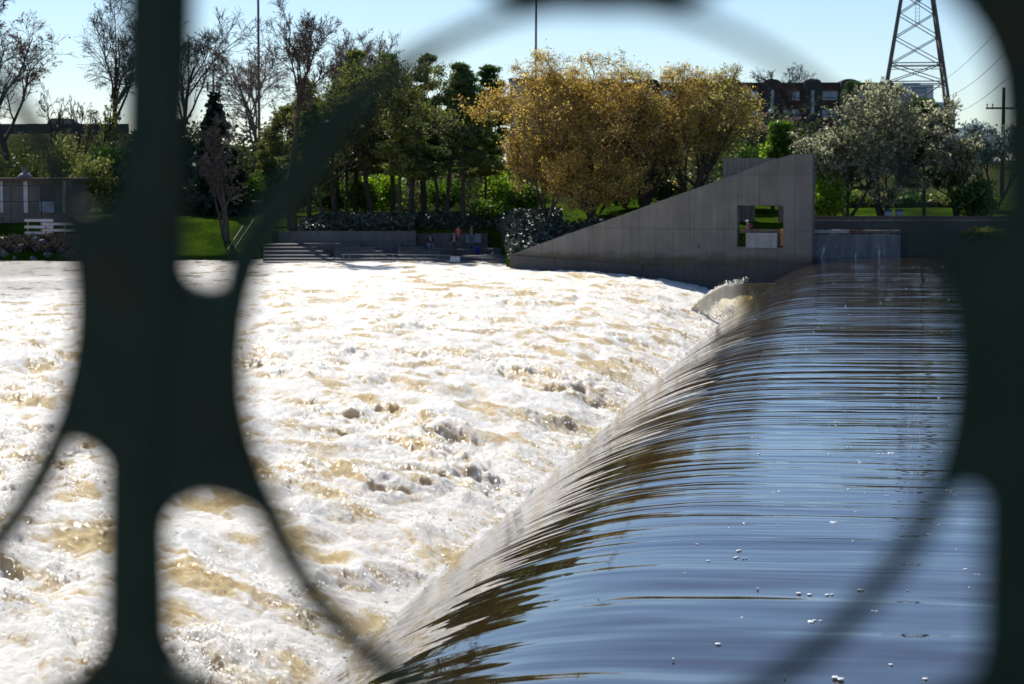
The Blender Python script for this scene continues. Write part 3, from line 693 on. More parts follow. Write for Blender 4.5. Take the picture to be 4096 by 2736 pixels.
TWY = mat('twigs golden', (.26, .17, .06), .8, .25, 1); TWC = mat('twigs pale', (.20, .17, .12), .85, .25, 1)
LF = dict(bud=leafmat('bud leaves', (.12, .06, .03), (.22, .12, .05)), yel=leafmat('golden young leaves', (.34, .23, .036), (.84, .60, .12), .62, .35),
    yel2=leafmat('yellow green young leaves', (.25, .22, .04), (.68, .60, .15), .62, .35), lime=leafmat('fresh green leaves', (.045, .11, .008), (.16, .28, .015), .5),
    bright=leafmat('bright lime leaves', (.13, .25, .008), (.30, .45, .02), .55), olive=leafmat('olive needles', (.10, .125, .022), (.27, .29, .07), .5),
    pine=leafmat('dark pine needles', (.035, .07, .020), (.11, .19, .045), .45), spruce=leafmat('spruce needles', (.006, .017, .012), (.018, .040, .022), .2),
    blos=leafmat('white blossom', (.28, .34, .11), (.84, .83, .55), .58), pale=leafmat('pale blossom', (.16, .22, .20), (.42, .50, .48), .4), pink=leafmat('pinkish buds', (.16, .09, .10), (.36, .22, .22), .4),
    green=leafmat('mid green leaves', (.030, .075, .010), (.09, .18, .018), .45), ygr=leafmat('hazy yellow green leaves', (.09, .11, .014), (.24, .26, .05), .5))
def put_tree(name, label, px, base_y, Yd, top_py, hw_px, geo, bark, twm, lf, group=None, lean=0.0, cat='tree', pyb=None):
    x = xat(px, Yd); z = gz(x, Yd) - .08 if pyb is None else zat(pyb, Yd)
    H = zat(top_py, Yd) - z; hw = hw_px / F * Yd
    wood, crown, lv = geo(H, hw)
    o = thing(name, label, cat, (x, Yd, z), 0, group)
    def sh(V): V = V.copy(); V[:, 0] += lean * np.clip(V[:, 2] / H, 0, 2)**1.2; return V
    tr = link('trunk', rawmesh('trunk', sh(wood[0]), wood[1]), bark, o)
    parts = []; mats = []
    if crown is not None: parts.append(crown); 
    if lv is not None: parts.append(lv)
    V, Q = joinraw(parts); me = rawmesh('crown', sh(V), Q, False)
    nc = len(crown[1]) if crown is not None else 0
    mi = np.zeros(len(Q), np.int32); 
    if lv is not None and crown is not None: mi[nc:] = 1
    ms = ([twm] if crown is not None else []) + ([lf] if lv is not None else [])
    link('crown', me, ms, o); me.polygons.foreach_set('material_index', mi)
    return o
def bare(seed, leaf=0, **kw): return lambda H, hw: decid(seed, H, hw, leaf, **kw)
GT = 'trees along the far bank'
# --- bare trees
put_tree('bare_tree', 'bare budding tree at the far left above the flat roofed shed', 30, 0, 172, -60, 300, bare(11, 2600, lsize=.13, per=(11, 9, 7, 6), twig=.017), BARK, TWB, LF['bud'], GT)
put_tree('bare_tree', 'tall bare tree with sinuous limbs left of the broad fence post', 478, 0, 184, -40, 190, bare(12, per=(10, 9, 7, 6), twig=.018, fork=.42), BARK, TWB, None, GT, -1.3)
put_tree('bare_tree', 'tall bare tree partly hidden behind the broad fence post', 720, 0, 181, 50, 215, bare(13, per=(10, 9, 7, 6), twig=.018), BARK, TWB, None, GT, .5)
put_tree('bare_tree', 'leaning grey bare tree in front of the dark spruce', 905, 990, 145.5, 470, 95, bare(14, per=(9, 9, 7, 5), twig=.017, trunk_r=.17, fork=.25), BARKG, TWG, None, GT, -1.2)
put_tree('bare_tree', 'thin grey bare tree with two stems beside the metal stair rail', 890, 990, 146.5, 600, 70, bare(15, per=(6, 6, 5, 4), twig=.011, stems=2, trunk_r=.12), BARKG, TWG, None, GT)
put_tree('bare_tree', 'tallest bare tree with a forked trunk beside the left mast', 1165, 920, 148.6, 20, 190, bare(26, 300, lsize=.1, per=(8, 10, 7, 6), twig=.017, trunk_r=.36, fork=.5, ang=.5), BARK, TWB, LF['bud'], GT)
put_tree('bare_tree', 'tan twiggy bare tree behind the left mast', 1010, 0, 188, 180, 180, bare(17, 900, lsize=.12, per=(10, 9, 7, 6), twig=.018), TWT, TWT, LF['bud'], GT)
put_tree('bare_tree', 'tan twiggy bare tree right of the tallest forked tree', 1330, 0, 186, 120, 160, bare(18, 700, lsize=.12, per=(10, 9, 7, 6), twig=.018), TWT, TWT, LF['bud'], GT)
put_tree('bare_tree', 'rounded tan bare tree showing above the dark pines', 1500, 0, 188, 140, 140, bare(19, 900, lsize=.12, per=(10, 9, 7, 6), twig=.018), TWT, TWT, LF['bud'], GT)
put_tree('bare_tree', 'dark fan shaped bare tree in front of the red building', 3165, 0, 225, 268, 135, bare(20, per=(10, 9, 7, 6), twig=.016), BARK, TWB, None, GT)
put_tree('budding_tree', 'small pinkish budding tree below the red building', 3030, 0, 190, 440, 120, bare(21, 2600, lsize=.16, per=(8, 7, 5, 4)), BARKG, TWG, LF['pink'], GT)
put_tree('sapling', 'thin bare sapling standing left of the parked dark car', 205, 0, 178, 330, 75, bare(22, per=(6, 5, 4, 4), twig=.018), BARK, TWB, None, GT)
put_tree('sapling', 'spindly bare sapling rising in front of the dark car', 290, 0, 177, 390, 95, bare(23, per=(6, 5, 4, 4), twig=.018), BARK, TWB, None, GT)
put_tree('sapling', 'pale yellowish budding sapling right of the dark car', 395, 0, 178, 380, 90, bare(24, 1100, lsize=.13, per=(7, 6, 4, 4)), BARK, TWT, LF['ygr'], GT)
# --- evergreens
put_tree('spruce_tree', 'dark pointed spruce behind the leaning grey tree', 862, 860, 160, 365, 185, lambda H, hw: spruce(31, H, hw, 12000), BARK, BARK, LF['spruce'], GT)
put_tree('spruce_tree', 'broad dark evergreen half hidden by the broad fence post', 715, 860, 166, 480, 150, lambda H, hw: spruce(32, H, hw, 8000, p=.7), BARK, BARK, LF['spruce'], GT)
put_tree('spruce_tree', 'mid green evergreen between the dark car and the fence post', 560, 860, 170, 520, 140, lambda H, hw: spruce(33, H, hw, 6500, p=.7), BARK, BARK, LF['green'], GT)
PN = [(1235, 158, 330, 150, 'olive', 'olive pine just right of the tallest forked tree', 41, .2), (1420, 163, 205, 145, 'olive', 'tall olive pine left of the darkest pine', 42, .28), (1570, 158, 215, 150, 'pine', 'darkest tall pine behind the blurred fence scroll', 43, .35),
      (1700, 166, 230, 130, 'olive', 'olive green pine rising behind the yellow green tree', 44, .3), (1852, 151, 255, 125, 'pine', 'dark green pine with bare lower trunk left of the golden tree', 45, .38), (1950, 172, 262, 120, 'green', 'loose green tree showing above the golden tree', 46, .3),
      (3700, 131, 400, 150, 'pine', 'dark pine standing among the white blossom', 47, .28), (3405, 190, 335, 95, 'pine', 'narrow dark pine in front of the red building', 48, .1), (3120, 150, 500, 120, 'lime', 'bright green pine above the ladder wall', 49, .1), (1090, 172, 520, 120, 'olive', 'small olive pine behind the left mast foot', 50, .1)]
for px, Yd, tp, hw, mt, lab, sd_, z0 in PN:
    put_tree('pine_tree', lab, px, 0, Yd, tp, hw, (lambda H, hw, s=sd_, z=z0: pine(s, H, hw, 17000, .115, z)), BARK, BARK, LF[mt], GT)
# trunks of the grove: slimmer pines with sparse high crowns
for i, (px, Yd, tp, hw, ln, lab) in enumerate([(1290, 150.5, 420, 95, -.9, 'slim pine leaning left above the ivy bank'), (1345, 163, 380, 90, .2, 'slim straight pine at the back of the lawn'), (1385, 166, 420, 85, .1, 'slim dark pine beside the lime green shrub'),
        (1605, 150, 400, 90, .1, 'slim pine, left of the close pair on the ivy bank'), (1632, 150.6, 440, 80, .3, 'slim pine, right of the close pair on the ivy bank'), (1690, 160, 420, 90, .1, 'stout trunked pine behind the ivy bank'),
        (1745, 156, 400, 90, 0, 'slim pine right of the stout trunked pine'), (1935, 158, 460, 90, 0, 'dark pine at the left edge of the golden crown')]):
    put_tree('pine_tree', lab, px, 0, Yd, tp, hw, (lambda H, hw, s=60+i: pine(s, H, hw, 8500, .115, .42, 9)), BARK, BARK, LF['olive' if i % 2 else 'pine'], GT, ln)
# --- leafing trees
put_tree('leafing_tree', 'airy yellow green tree in young leaf above the ivy bank', 1650, 0, 152.5, 255, 185, bare(71, 9000, lsize=.11, per=(8, 8, 6, 5), leafjit=.2), BARK, TWG, LF['ygr'], GT)
put_tree('leafing_tree', 'hazy spring green tree behind the left leaning slim pine', 1340, 0, 154, 330, 150, bare(91, 7500, lsize=.1, per=(9, 9, 6, 5), leafjit=.2), BARK, TWG, LF['ygr'], GT)
put_tree('leafing_tree', 'hazy spring green tree between the tall olive pine and the darkest pine', 1480, 0, 156, 255, 160, bare(92, 8000, lsize=.1, per=(9, 9, 6, 5), leafjit=.2), BARK, TWG, LF['ygr'], GT)
put_tree('leafing_tree', 'hazy spring green tree left of the pine with the bare lower trunk', 1785, 0, 154, 300, 130, bare(93, 7000, lsize=.1, per=(9, 9, 6, 5), leafjit=.2), BARK, TWG, LF['ygr'], GT)
put_tree('leafing_tree', 'thin spring green tree just left of the tallest forked trunk', 1120, 0, 164, 420, 130, bare(94, 5000, lsize=.1, per=(9, 9, 6, 5), leafjit=.2), BARK, TWG, LF['ygr'], GT)
put_tree('golden_tree', 'largest golden leafed tree left of the ladder wall', 2370, 0, 139.5, 218, 330, bare(72, 25000, lsize=.085, per=(10, 9, 6, 5), stems=4, droop=.5, leafjit=.22, trunk_r=.2, fork=.08, twig=.011), BARK, TWY, LF['yel'], GT, -1.7)
put_tree('golden_tree', 'golden leafed tree with upright stems behind the ladder ramp', 2575, 0, 138.5, 236, 290, bare(73, 19000, lsize=.085, per=(10, 9, 6, 5), stems=5, droop=.5, leafjit=.22, trunk_r=.17, fork=.1, twig=.011), BARK, TWY, LF['yel'], GT)
put_tree('golden_tree', 'yellow green leafing tree above the ladder ramp', 2775, 0, 138, 272, 235, bare(74, 15000, lsize=.085, per=(10, 8, 6, 5), stems=4, droop=.4, leafjit=.22, trunk_r=.16, fork=.1, twig=.011), BARK, TWY, LF['yel2'], GT)
put_tree('golden_tree', 'low drooping golden tree over the ivy slope', 2190, 0, 138.5, 520, 165, bare(75, 11000, lsize=.085, per=(9, 8, 6, 4), stems=4, droop=.6, leafjit=.18, trunk_r=.1, fork=.08), BARK, TWY, LF['yel'], GT)
put_tree('golden_tree', 'short golden tree drooping onto the ladder ramp edge', 2380, 0, 134.5, 600, 170, bare(85, 14000, lsize=.085, per=(9, 8, 6, 4), stems=4, droop=.6, leafjit=.18, trunk_r=.09, fork=.05), BARK, TWY, LF['yel'], GT)
put_tree('golden_tree', 'small thin golden tree between the two larger golden trunks', 2500, 0, 141.5, 460, 150, bare(86, 13000, lsize=.085, per=(9, 8, 6, 4), stems=4, droop=.5, leafjit=.18, trunk_r=.1, fork=.05), BARK, TWY, LF['yel'], GT)
put_tree('blossom_tree', 'large white blossoming tree behind the guard rail', 3530, 0, 128.5, 330, 225, bare(76, 14000, lsize=.105, per=(9, 9, 7, 5), stems=4, droop=.35, leafjit=.05, trunk_r=.16, fork=.12), BARK, TWC, LF['blos'], GT)
put_tree('blossom_tree', 'lower white blossoming tree beside the end of the ladder wall', 3395, 0, 127.5, 520, 190, bare(77, 9000, lsize=.105, per=(9, 9, 7, 5), stems=4, droop=.5, leafjit=.05, trunk_r=.12, fork=.2), BARK, TWC, LF['blos'], GT)
put_tree('blossom_tree', 'sparse blossoming tree right of the dark pine', 3830, 0, 129, 540, 130, bare(78, 3500, lsize=.105, per=(9, 9, 7, 5), stems=3, droop=.3, leafjit=.05, trunk_r=.12), BARK, TWC, LF['blos'], GT)
put_tree('blossom_tree', 'pale bluish blossom tree below the utility pole', 3985, 0, 136, 505, 150, bare(79, 9000, lsize=.15, per=(8, 8, 6, 4), stems=3, leafjit=.2, trunk_r=.14), BARK, TWB, LF['pale'], GT)
put_tree('park_tree', 'small leaning green tree seen through the ladder opening', 3088, 0, 131.5, 700, 100, bare(80, 5200, lsize=.16, per=(7, 7, 5, 3), leafjit=.22, trunk_r=.16, fork=.45), BARK, BARK, LF['lime'], GT, -.7)
# --- shrubs
SH = [(3325, 126.5, 715, 85, 'bright', 'bright lime shrub beside the ladder wall end'), (3890, 127.5, 715, 110, 'green', 'green spreading shrub under the pale blossom tree'), (3940, 121.3, 915, 95, 'ygr', 'yellow green bush hanging over the terrace wall'),
      (3345, 141, 770, 120, 'green', 'dark hedge shrub behind the lower blossom tree'), (3490, 142, 765, 120, 'olive', 'dull shrub behind the multi stemmed blossom trunk'), (3640, 142, 770, 130, 'green', 'dark hedge shrub behind the litter bins'), (3790, 141, 775, 130, 'olive', 'dull hedge shrub right of the pine trunk'),
      (3110, 150, 590, 90, 'bright', 'lime hedge bush above the sloping ladder wall'), (3290, 150, 560, 110, 'lime', 'yellow green bush behind the top of the ladder wall'), (2960, 148, 590, 100, 'green', 'green bush left of the rear ladder wall'),
      (1455, 164, 715, 80, 'lime', 'lime green shrub among the slim pines'), (1535, 168, 700, 90, 'bright', 'bright green shrub glowing behind the pine trunks'), (1330, 172, 730, 90, 'green', 'green shrub at the back of the lawn'), (2010, 160, 700, 110, 'bright', 'bright green shrub left of the golden trunks'),
      (2110, 156, 740, 100, 'lime', 'green shrub below the drooping golden tree'), (1780, 170, 720, 100, 'lime', 'green shrub behind the dark trunked pine'), (2470, 150, 700, 110, 'bright', 'bright green shrub between the golden stems'), (2660, 150, 690, 110, 'green', 'green shrub behind the ladder ramp'),
      (60, 166, 590, 140, 'ygr', 'yellow green shrub behind the shed roof'), (230, 172, 560, 120, 'olive', 'dull olive shrub below the dark car'), (440, 172, 560, 110, 'green', 'green shrub on the slope under the road'), (1040, 170, 700, 110, 'lime', 'green shrub beside the green utility cabinet'), (1180, 172, 690, 90, 'lime', 'green shrub behind the tallest trunk'),
      (2230, 145, 860, 110, 'green', 'dark green shrub above the ivy slope'), (1960, 152, 800, 80, 'lime', 'lime shrub above the right part of the ivy'), (350, 168, 640, 110, 'olive', 'brownish olive shrub behind the shed')]
for i, (px, Yd, tp, hw, mt, lab) in enumerate(SH):
    put_tree('shrub', lab, px, 0, Yd, tp, hw, (lambda H, hw, s=100+i: shrubgeo(s, H, hw, 3000, .17)), BARK, BARK, LF[mt], 'shrubs of the far bank', 0, 'shrub', 950 if px == 3940 else None)
# --- ivy bank and far wood (uncountable masses)
r = np.random.RandomState(5); n = 15000
xi = r.uniform(xat(1200, 150), xat(2250, 140), n); yi = shore(xi) + r.uniform(.3, 1.0, n) * (1 + 6.2 * r.rand(n)**1.3) - .3
yi = np.where(xi > -7.3, np.maximum(yi, 150.1), yi); yi = np.where(xi > -1.6, np.maximum(shore(xi) + .6, 133 + r.rand(n) * 14), yi)
xt = r.uniform(-1.5, 5.5, 7000); yt = shore(xt) + .2 + 9 * r.rand(7000); k_f = r.rand(7000) < .35; yt = np.where(k_f, shore(xt) + .05 + .3 * r.rand(7000), yt)
xi = np.concatenate([xi, xt]); yi = np.concatenate([yi, yt]); n = len(xi)
edge = sstep(xat(1200, 150), xat(1300, 150), xi)
zi = ground(xi, yi) + r.rand(n) * (.12 + .42 * edge) * (1 + .5 * fbm(xi / 1.2, yi / 1.2, 2, 141))
Vv, Qq = leaves(np.stack([xi, yi, zi], 1), .19, 1.3, .0, r)
t = NT('glossy ivy'); g = t.add('ShaderNodeNewGeometry'); col = t.ramp(g.outputs['Random Per Island'], [(.2, (.022, .036, .022)), (.9, (.10, .125, .085))])
IVY = t.pbr(col, .5)
tag(link('ivy', rawmesh('ivy', Vv, Qq, False), IVY), 'glossy grey green ivy covering the bank above the retaining wall', 'ivy', kind='stuff')
n = 52000; nc = 520; ccx = r.uniform(xat(-200, 205), xat(3150, 205), nc); ccy = r.uniform(178, 204, nc); ccz = np.where(ccx < -34, np.minimum(ground(ccx, ccy - 6), 6.0) + 1.6 * r.rand(nc), ground(ccx, ccy) + r.rand(nc)**1.2 * 6.0); ccy = np.where(ccx < -34, ccy * .55 + 80, ccy)
i = r.randint(0, nc, n); C = np.stack([ccx, ccy, ccz], 1)[i] + r.normal(size=(n, 3)) * np.array([1.0, 1.0, .8])
tag(link('far_wood', rawmesh('far_wood', *leaves(C, .24, 1.5, .1, r), False), leafmat('far wood leaves', (.022, .032, .010), (.085, .10, .028), .4, .25)), 'tangled dark green and brown undergrowth behind the trees', 'undergrowth', kind='stuff')
n = 5000; xg = r.uniform(xat(-60, 142), xat(330, 142), n); yg = r.uniform(140.9, 143.0, n)
keep = fbm(xg / .8, yg / .8, 2, 151) > -.05; xg, yg = xg[keep], yg[keep]
Vv, Qq = leaves(np.stack([xg, yg, ground(xg, yg) + .1 + .25 * r.rand(len(xg))], 1), .16, 4, 1.2, r)
tag(link('dry_brush', rawmesh('dry_brush', Vv, Qq, False), leafmat('dry stalks', (.035, .028, .02), (.12, .095, .065), .2)), 'dry brown brush among the rocks at the left shore', 'brush', kind='stuff')

# ---------------- riprap rocks
RK = mat('riprap stone', (.11, .10, .095), .9, .4, 1.5, bump=.5); rk = []
for k in range(5):
    bm = bmesh.new(); bmesh.ops.create_icosphere(bm, subdivisions=2, radius=.3)
    for v in bm.verts:
        q = np.array(v.co) * 4 + k * 9
        v.co *= 1 + .35 * float(pnoise(q[0:1] + q[2] * .7, q[1:2] - q[2] * .5, k)[0])
        v.co.z *= .72
    me = bpy.data.meshes.new('rock'); bm.to_mesh(me); bm.free(); me.materials.append(RK); rk.append(me)
for i in range(95):
    px = -40 + 400 * rs.rand(); Yd = 140.5 + 2.4 * rs.rand(); x = xat(px, Yd)
    o = bpy.data.objects.new('rock', rk[i % 5]); COL.objects.link(o); s_k = .5 + 1.0 * rs.rand()**2
    o.location = (x, Yd, gz(x, Yd) + .08); o.scale = (s_k, s_k * .9, s_k * .8); o.rotation_euler = (rs.rand(), rs.rand(), 6 * rs.rand())
    tag(o, 'grey angular boulder in the rock bank under the left white fence', 'rock', 'riprap rocks on the left shore')

# ================================================================== LEFT BANK OBJECTS
sh_y = 151.0; p = at(0, 850, sh_y); zfl = p.z; zro = zat(724, sh_y)
sx0, sx1 = xat(-160, sh_y), xat(285, sh_y)
sh = thing('shed', 'low flat roofed shed with pale pilasters on the left bank', 'shed', (sx0, sh_y, zfl))
ht = zro - zfl
BLK = concrete('shed block wall', (.17, .155, .145), .4, .2, .008)
MB().box(((sx1-sx0)/2, 2.6, ht/2 - .4), (sx1-sx0, 5.2, ht + .8)).build('wall', BLK, sh)
MB().box(((sx1-sx0)/2, 2.5, ht + .12), (sx1-sx0+.7, 6.2, .22)).build('roof', mat('shed roof', (.10, .06, .05), .8), sh)
PIL = mat('pilaster white', (.55, .54, .55), .7, .12, 3)
for a, b in ((-60, -35), (0, 11), (94, 110), (250, 262)):
    xa, xb = xat(a, sh_y) - sx0, xat(b, sh_y) - sx0; MB().box(((xa+xb)/2, -.06, ht/2), (xb-xa, .12, ht)).build('pilaster', PIL, sh)
xa, xb = xat(160, sh_y) - sx0, xat(218, sh_y) - sx0
d_ = MB().box(((xa+xb)/2, -.03, ht*.45), (xb-xa, .06, ht*.9)).build('door', mat('shed door', (.045, .04, .04), .6), sh)
MB().box((xb-.15, -.08, ht*.42), (.05, .05, .14)).build('handle', RAILM, d_)
p = at(100, 702, sh_y + 1.4); x = p.x - sx0
MB().lathe((x, 1.4, ht + .23), [(.62, 0), (.6, .1), (.35, .34), (.2, .4), (.19, .75), (.26, .78), (.26, .86)], 14).build('roof_vent', mat('vent metal', (.16, .15, .14), .5, .2, 3), sh, True)
# chain-link frame and blue-grey cabinet in front of the shed
o = thing('utility_box', 'pale blue grey box standing in front of the shed wall', 'utility box', (xat(188, 150), 150, zat(850, 150)))
hh_ = zat(809, 150) - zat(850, 150); wd = 58 / F * 150
MB().box((0, 0, hh_/2), (wd, .6, hh_)).build('cabinet', mat('cabinet blue', (.16, .20, .26), .5), o); MB().box((0, -.01, hh_ + .025), (wd + .08, .7, .05)).build('lid', mat('cabinet lid', (.22, .26, .32), .5), o)
o = thing('pole_frame', 'thin dark metal fence frame in front of the shed', 'fence', (xat(40, 149.6), 149.6, gz(xat(40, 149.6), 149.6)))
for px in (-60, 41, 163): MB().tube([(xat(px, 149.6) - o.location.x, 0, 0), (xat(px, 149.6) - o.location.x, 0, zat(742, 149.6) - o.location.z)], .035, 6).build('post', BARK, o)
for py in (742, 806): MB().tube([(xat(-120, 149.6) - o.location.x, 0, zat(py, 149.6) - o.location.z), (xat(164, 149.6) - o.location.x, 0, zat(py, 149.6) - o.location.z)], .025, 6).build('rail', BARK, o)
# white board fences on the shore path
BW = mat('weathered white boards', (.50, .48, .50), .7, .2, 3)
for (a, b, ys, Yd, lab) in ((95, 210, (882, 908, 932), 146.2, 'upper white three board fence beside the shore path'), (166, 330, (896, 921, 946), 145.4, 'lower white three board fence nearer the water')):
    o = thing('board_fence', lab, 'fence', (xat(a, Yd), Yd, gz(xat(a, Yd), Yd)), 0, 'white board fences on the left shore')
    for y in ys:
        q0, q1 = at(a, y, Yd), at(b, y, Yd); MB().box(((q1.x-q0.x)/2, -.05, q0.z - o.location.z), (q1.x-q0.x, .04, .19)).build('board', BW, o)
    for px in (a + 12, (a + b) / 2 + 8, b - 6):
        x = xat(px, Yd) - o.location.x; zt_ = zat(ys[0] - 8, Yd) - o.location.z
        MB().box((x, .02, zt_/2 - .2), (.1, .1, zt_ + .4)).build('post', mat('fence post', (.16, .15, .15), .8), o)
p = at(184, 970, 143.6); zc_ = gz(p.x, 143.6) + .05
o = thing('traffic_cone', 'small orange traffic cone on the gravel shore path', 'cone', (p.x, 143.6, zc_))
MB().box((0, 0, .02), (.36, .36, .04)).build('base', mat('cone base', (.35, .05, .01), .6), o)
MB().lathe((0, 0, .04), [(.14, 0), (.03, .66), (.025, .68)], 14).build('cone', mat('cone orange', (.55, .08, .015), .5), o, True)
# dark car on the raised road and the road wall
rd = MB().box((-87, 205, 8.80), (100, 12, .2)); tag(rd.build('road', mat('asphalt', (.05, .05, .05), .9)), kind='structure')
ba = thing('road_barrier', 'dark concrete barrier along the raised road at left', 'barrier', (-60, 198.6, 8.0))
MB().box((-12, 0, .85), (68, .35, 1.9)).build('wall', mat('barrier concrete', (.075, .075, .08), .9), ba)
MB().box((-12, 0, 1.84), (68, .45, .08)).build('cap', mat('barrier cap', (.10, .10, .11), .8), ba)
cy_ = 203.5; cxm = xat(276, cy_); czr = 8.9
car = thing('parked_car', 'dark blue sport utility car on the raised road behind the left trees', 'car', (cxm, cy_, czr))
hL = 82 / F * cy_
zt_ = zat(474, cy_) - czr
prof = [(-hL, .45), (-hL, 1.0), (-hL * .93, 1.12), (-hL * .80, zt_ * .95), (-hL * .66, zt_), (hL * .05, zt_), (hL * .22, zt_ * .97), (hL * .48, 1.18), (hL * .95, 1.02), (hL, .8), (hL, .45), (hL * .78, .35), (-hL * .8, .35)]
CARP = mat('car paint', (.012, .016, .028), .25, .1); GLS = mat('car glass', (.02, .025, .03), .08, .1)
body = link('body', prism(prof, [], (0, -.9, 0), (1, 0, 0), (0, 0, 1), (0, 1, 0), 1.8, .06), CARP, car)
for a, b, c_, d_2 in ((-hL*.76, -hL*.32, -hL*.66, -hL*.32), (-hL*.29, hL*.02, -hL*.29, hL*.02), (hL*.05, hL*.40, hL*.05, hL*.21)):
    link('window', prism([(a, 1.14), (b, 1.14), (d_2, zt_*.93), (c_, zt_*.93)], [], (0, -.915, 0), (1, 0, 0), (0, 0, 1), (0, 1, 0), .01), GLS, car)
for sx_ in (-.62, .62):
    for sy_ in (-.8, .8):
        tyre = MB(); 
        tyre.tube([(hL*sx_, sy_ - .11, .36), (hL*sx_, sy_ + .11, .36)], .36, 18); wv = tyre.build('wheel', mat('tyre', (.02, .02, .02), .9), car)
        rim = MB(); rim.tube([(hL*sx_, sy_ - .12, .36), (hL*sx_, sy_ + .12, .36)], .22, 14); rim.build('rim', mat('rim', (.4, .4, .42), .3, .1, 3, .8), wv)
MB().box((-hL*.985, -.6, .95), (.08, .35, .16)).build('headlight', mat('headlight', (.8, .8, .8), .1, .05), car); MB().box((-hL*.985, .6, .95), (.08, .35, .16)).build('headlight', mat('headlight', (.8,.8,.8), .1), car)
# stair rails on the slope
o = thing('stair_handrail', 'slanting thin metal handrail down the grass slope', 'railing', (xat(920, 143.0), 143.0, 0))
ox = o.location.x
q = [at(885, 1040, 142.0), at(935, 960, 144.0), at(972, 905, 147.5)]
MB().tube([(a.x - ox, a.y - 143.0, a.z) for a in q], .04, 6).build('rail', mat('rail pale', (.35, .35, .33), .5), o)
q2 = [at(925, 1040, 141.8), at(945, 985, 143.4), at(1015, 880, 147.5)]
MB().tube([(a.x - ox, a.y - 143.0, a.z) for a in q2], .04, 6).build('rail', mat('rail pale', (.35, .35, .33), .5), o)
for a in q + q2: MB().tube([(a.x - ox, a.y - 143.0, gz(a.x, a.y) - .05), (a.x - ox, a.y - 143.0, a.z)], .03, 6).build('post', RAILM, o)
# bench, cabinet, hydrant on the lawn
Yd = 149.3; x = xat(1128, Yd); z = gz(x, Yd)
o = thing('park_bench', 'dark slatted park bench on the lawn beside the tallest trunk', 'bench', (x, Yd, z))
for k in range(3): MB().box((0, -.15 + k * .15, .45), (1.5, .12, .04)).build('seat_slat', WOODB, o)
for k in range(2): MB().box((0, .24 + k * .03, .62 + k * .18), (1.5, .04, .12)).build('back_slat', WOODB, o)
for sx_ in (-.62, .62): MB().box((sx_, 0, .21), (.08, .45, .42)).build('leg', mat('bench iron', (.03, .03, .03), .5), o); MB().box((sx_, .27, .62), (.07, .06, .5)).build('back_support', mat('bench iron', (.03, .03, .03), .5), o)
Yd = 166.0; x = xat(1015, Yd); z = gz(x, Yd)
o = thing('utility_cabinet', 'dark green utility cabinet at the back of the lawn', 'utility box', (x, Yd, z))
MB().box((0, 0, .45), (1.35, .8, .9)).build('cabinet', mat('cabinet green', (.015, .045, .035), .5), o); MB().box((0, 0, .94), (1.45, .9, .07)).build('lid', mat('cabinet green', (.015, .045, .035), .5), o); MB().box((0, -.41, .45), (.02, .02, .8)).build('door_seam', BARK, o)
x = xat(962, Yd); z = gz(x, Yd)
o = thing('fire_hydrant', 'yellow fire hydrant left of the green utility cabinet', 'hydrant', (x, Yd, z))
YEL = mat('hydrant yellow', (.5, .25, .01), .5, .1)
MB().lathe((0, 0, 0), [(.17, 0), (.17, .06), (.11, .08), (.11, .5), (.14, .52), (.12, .62), (.05, .7)], 12).build('barrel', YEL, o, True)
MB().tube([(-.2, 0, .42), (.2, 0, .42)], .06, 10).build('nozzle', YEL, o)

# ================================================================== MASTS, BUILDINGS, PYLON
MASTM = mat('mast steel', (.17, .13, .12), .5, .2, 1, .3)
for px, ptop, pbot, Yd, wpx, lab in ((1038, -160, 490, 205, 10.5, 'tall thin mast rising behind the left bare trees'), (2142, -140, 330, 230, 9.5, 'tall thin mast rising behind the golden tree')):
    x = xat(px, Yd); z0 = gz(x, Yd) - .2; zt_ = zat(ptop, Yd); rr_ = wpx / 2 / F * Yd
    o = thing('mast', lab, 'mast', (x, Yd, z0), 0, 'tall masts')
    MB().tube([(0, 0, 0), (.03, 0, (zt_-z0)*.5), (.06, 0, zt_ - z0)], [rr_ * 1.25, rr_, rr_ * .8], 12).build('pole', MASTM, o, True)
    MB().box((0, 0, .15), (rr_ * 5, rr_ * 5, .3)).build('base', mat('mast base', (.3, .3, .3), .9), o)
    MB().box((.06, 0, zt_ - z0 + .2), (1.8, .5, .4)).build('lamp_head', MASTM, o)
Yd = 260; x = xat(858, Yd); z0 = gz(x, Yd)
o = thing('cell_mast', 'slender antenna mast peeking above the dark spruce', 'antenna mast', (x, Yd, z0))
zt_ = zat(296, Yd) - z0
MB().tube([(0, 0, 0), (0, 0, zt_)], [.3, .13], 10).build('pole', MASTM, o)
for dx, py in ((-.72, 345), (.5, 345), (.8, 352)): MB().box((dx, -.2, zat(py, Yd) - z0), (.24, .16, 1.3)).build('antenna', MASTM, o)
MB().box((0, -.1, zat(345, Yd) - z0), (1.6, .1, .12)).build('crossbar', MASTM, o)
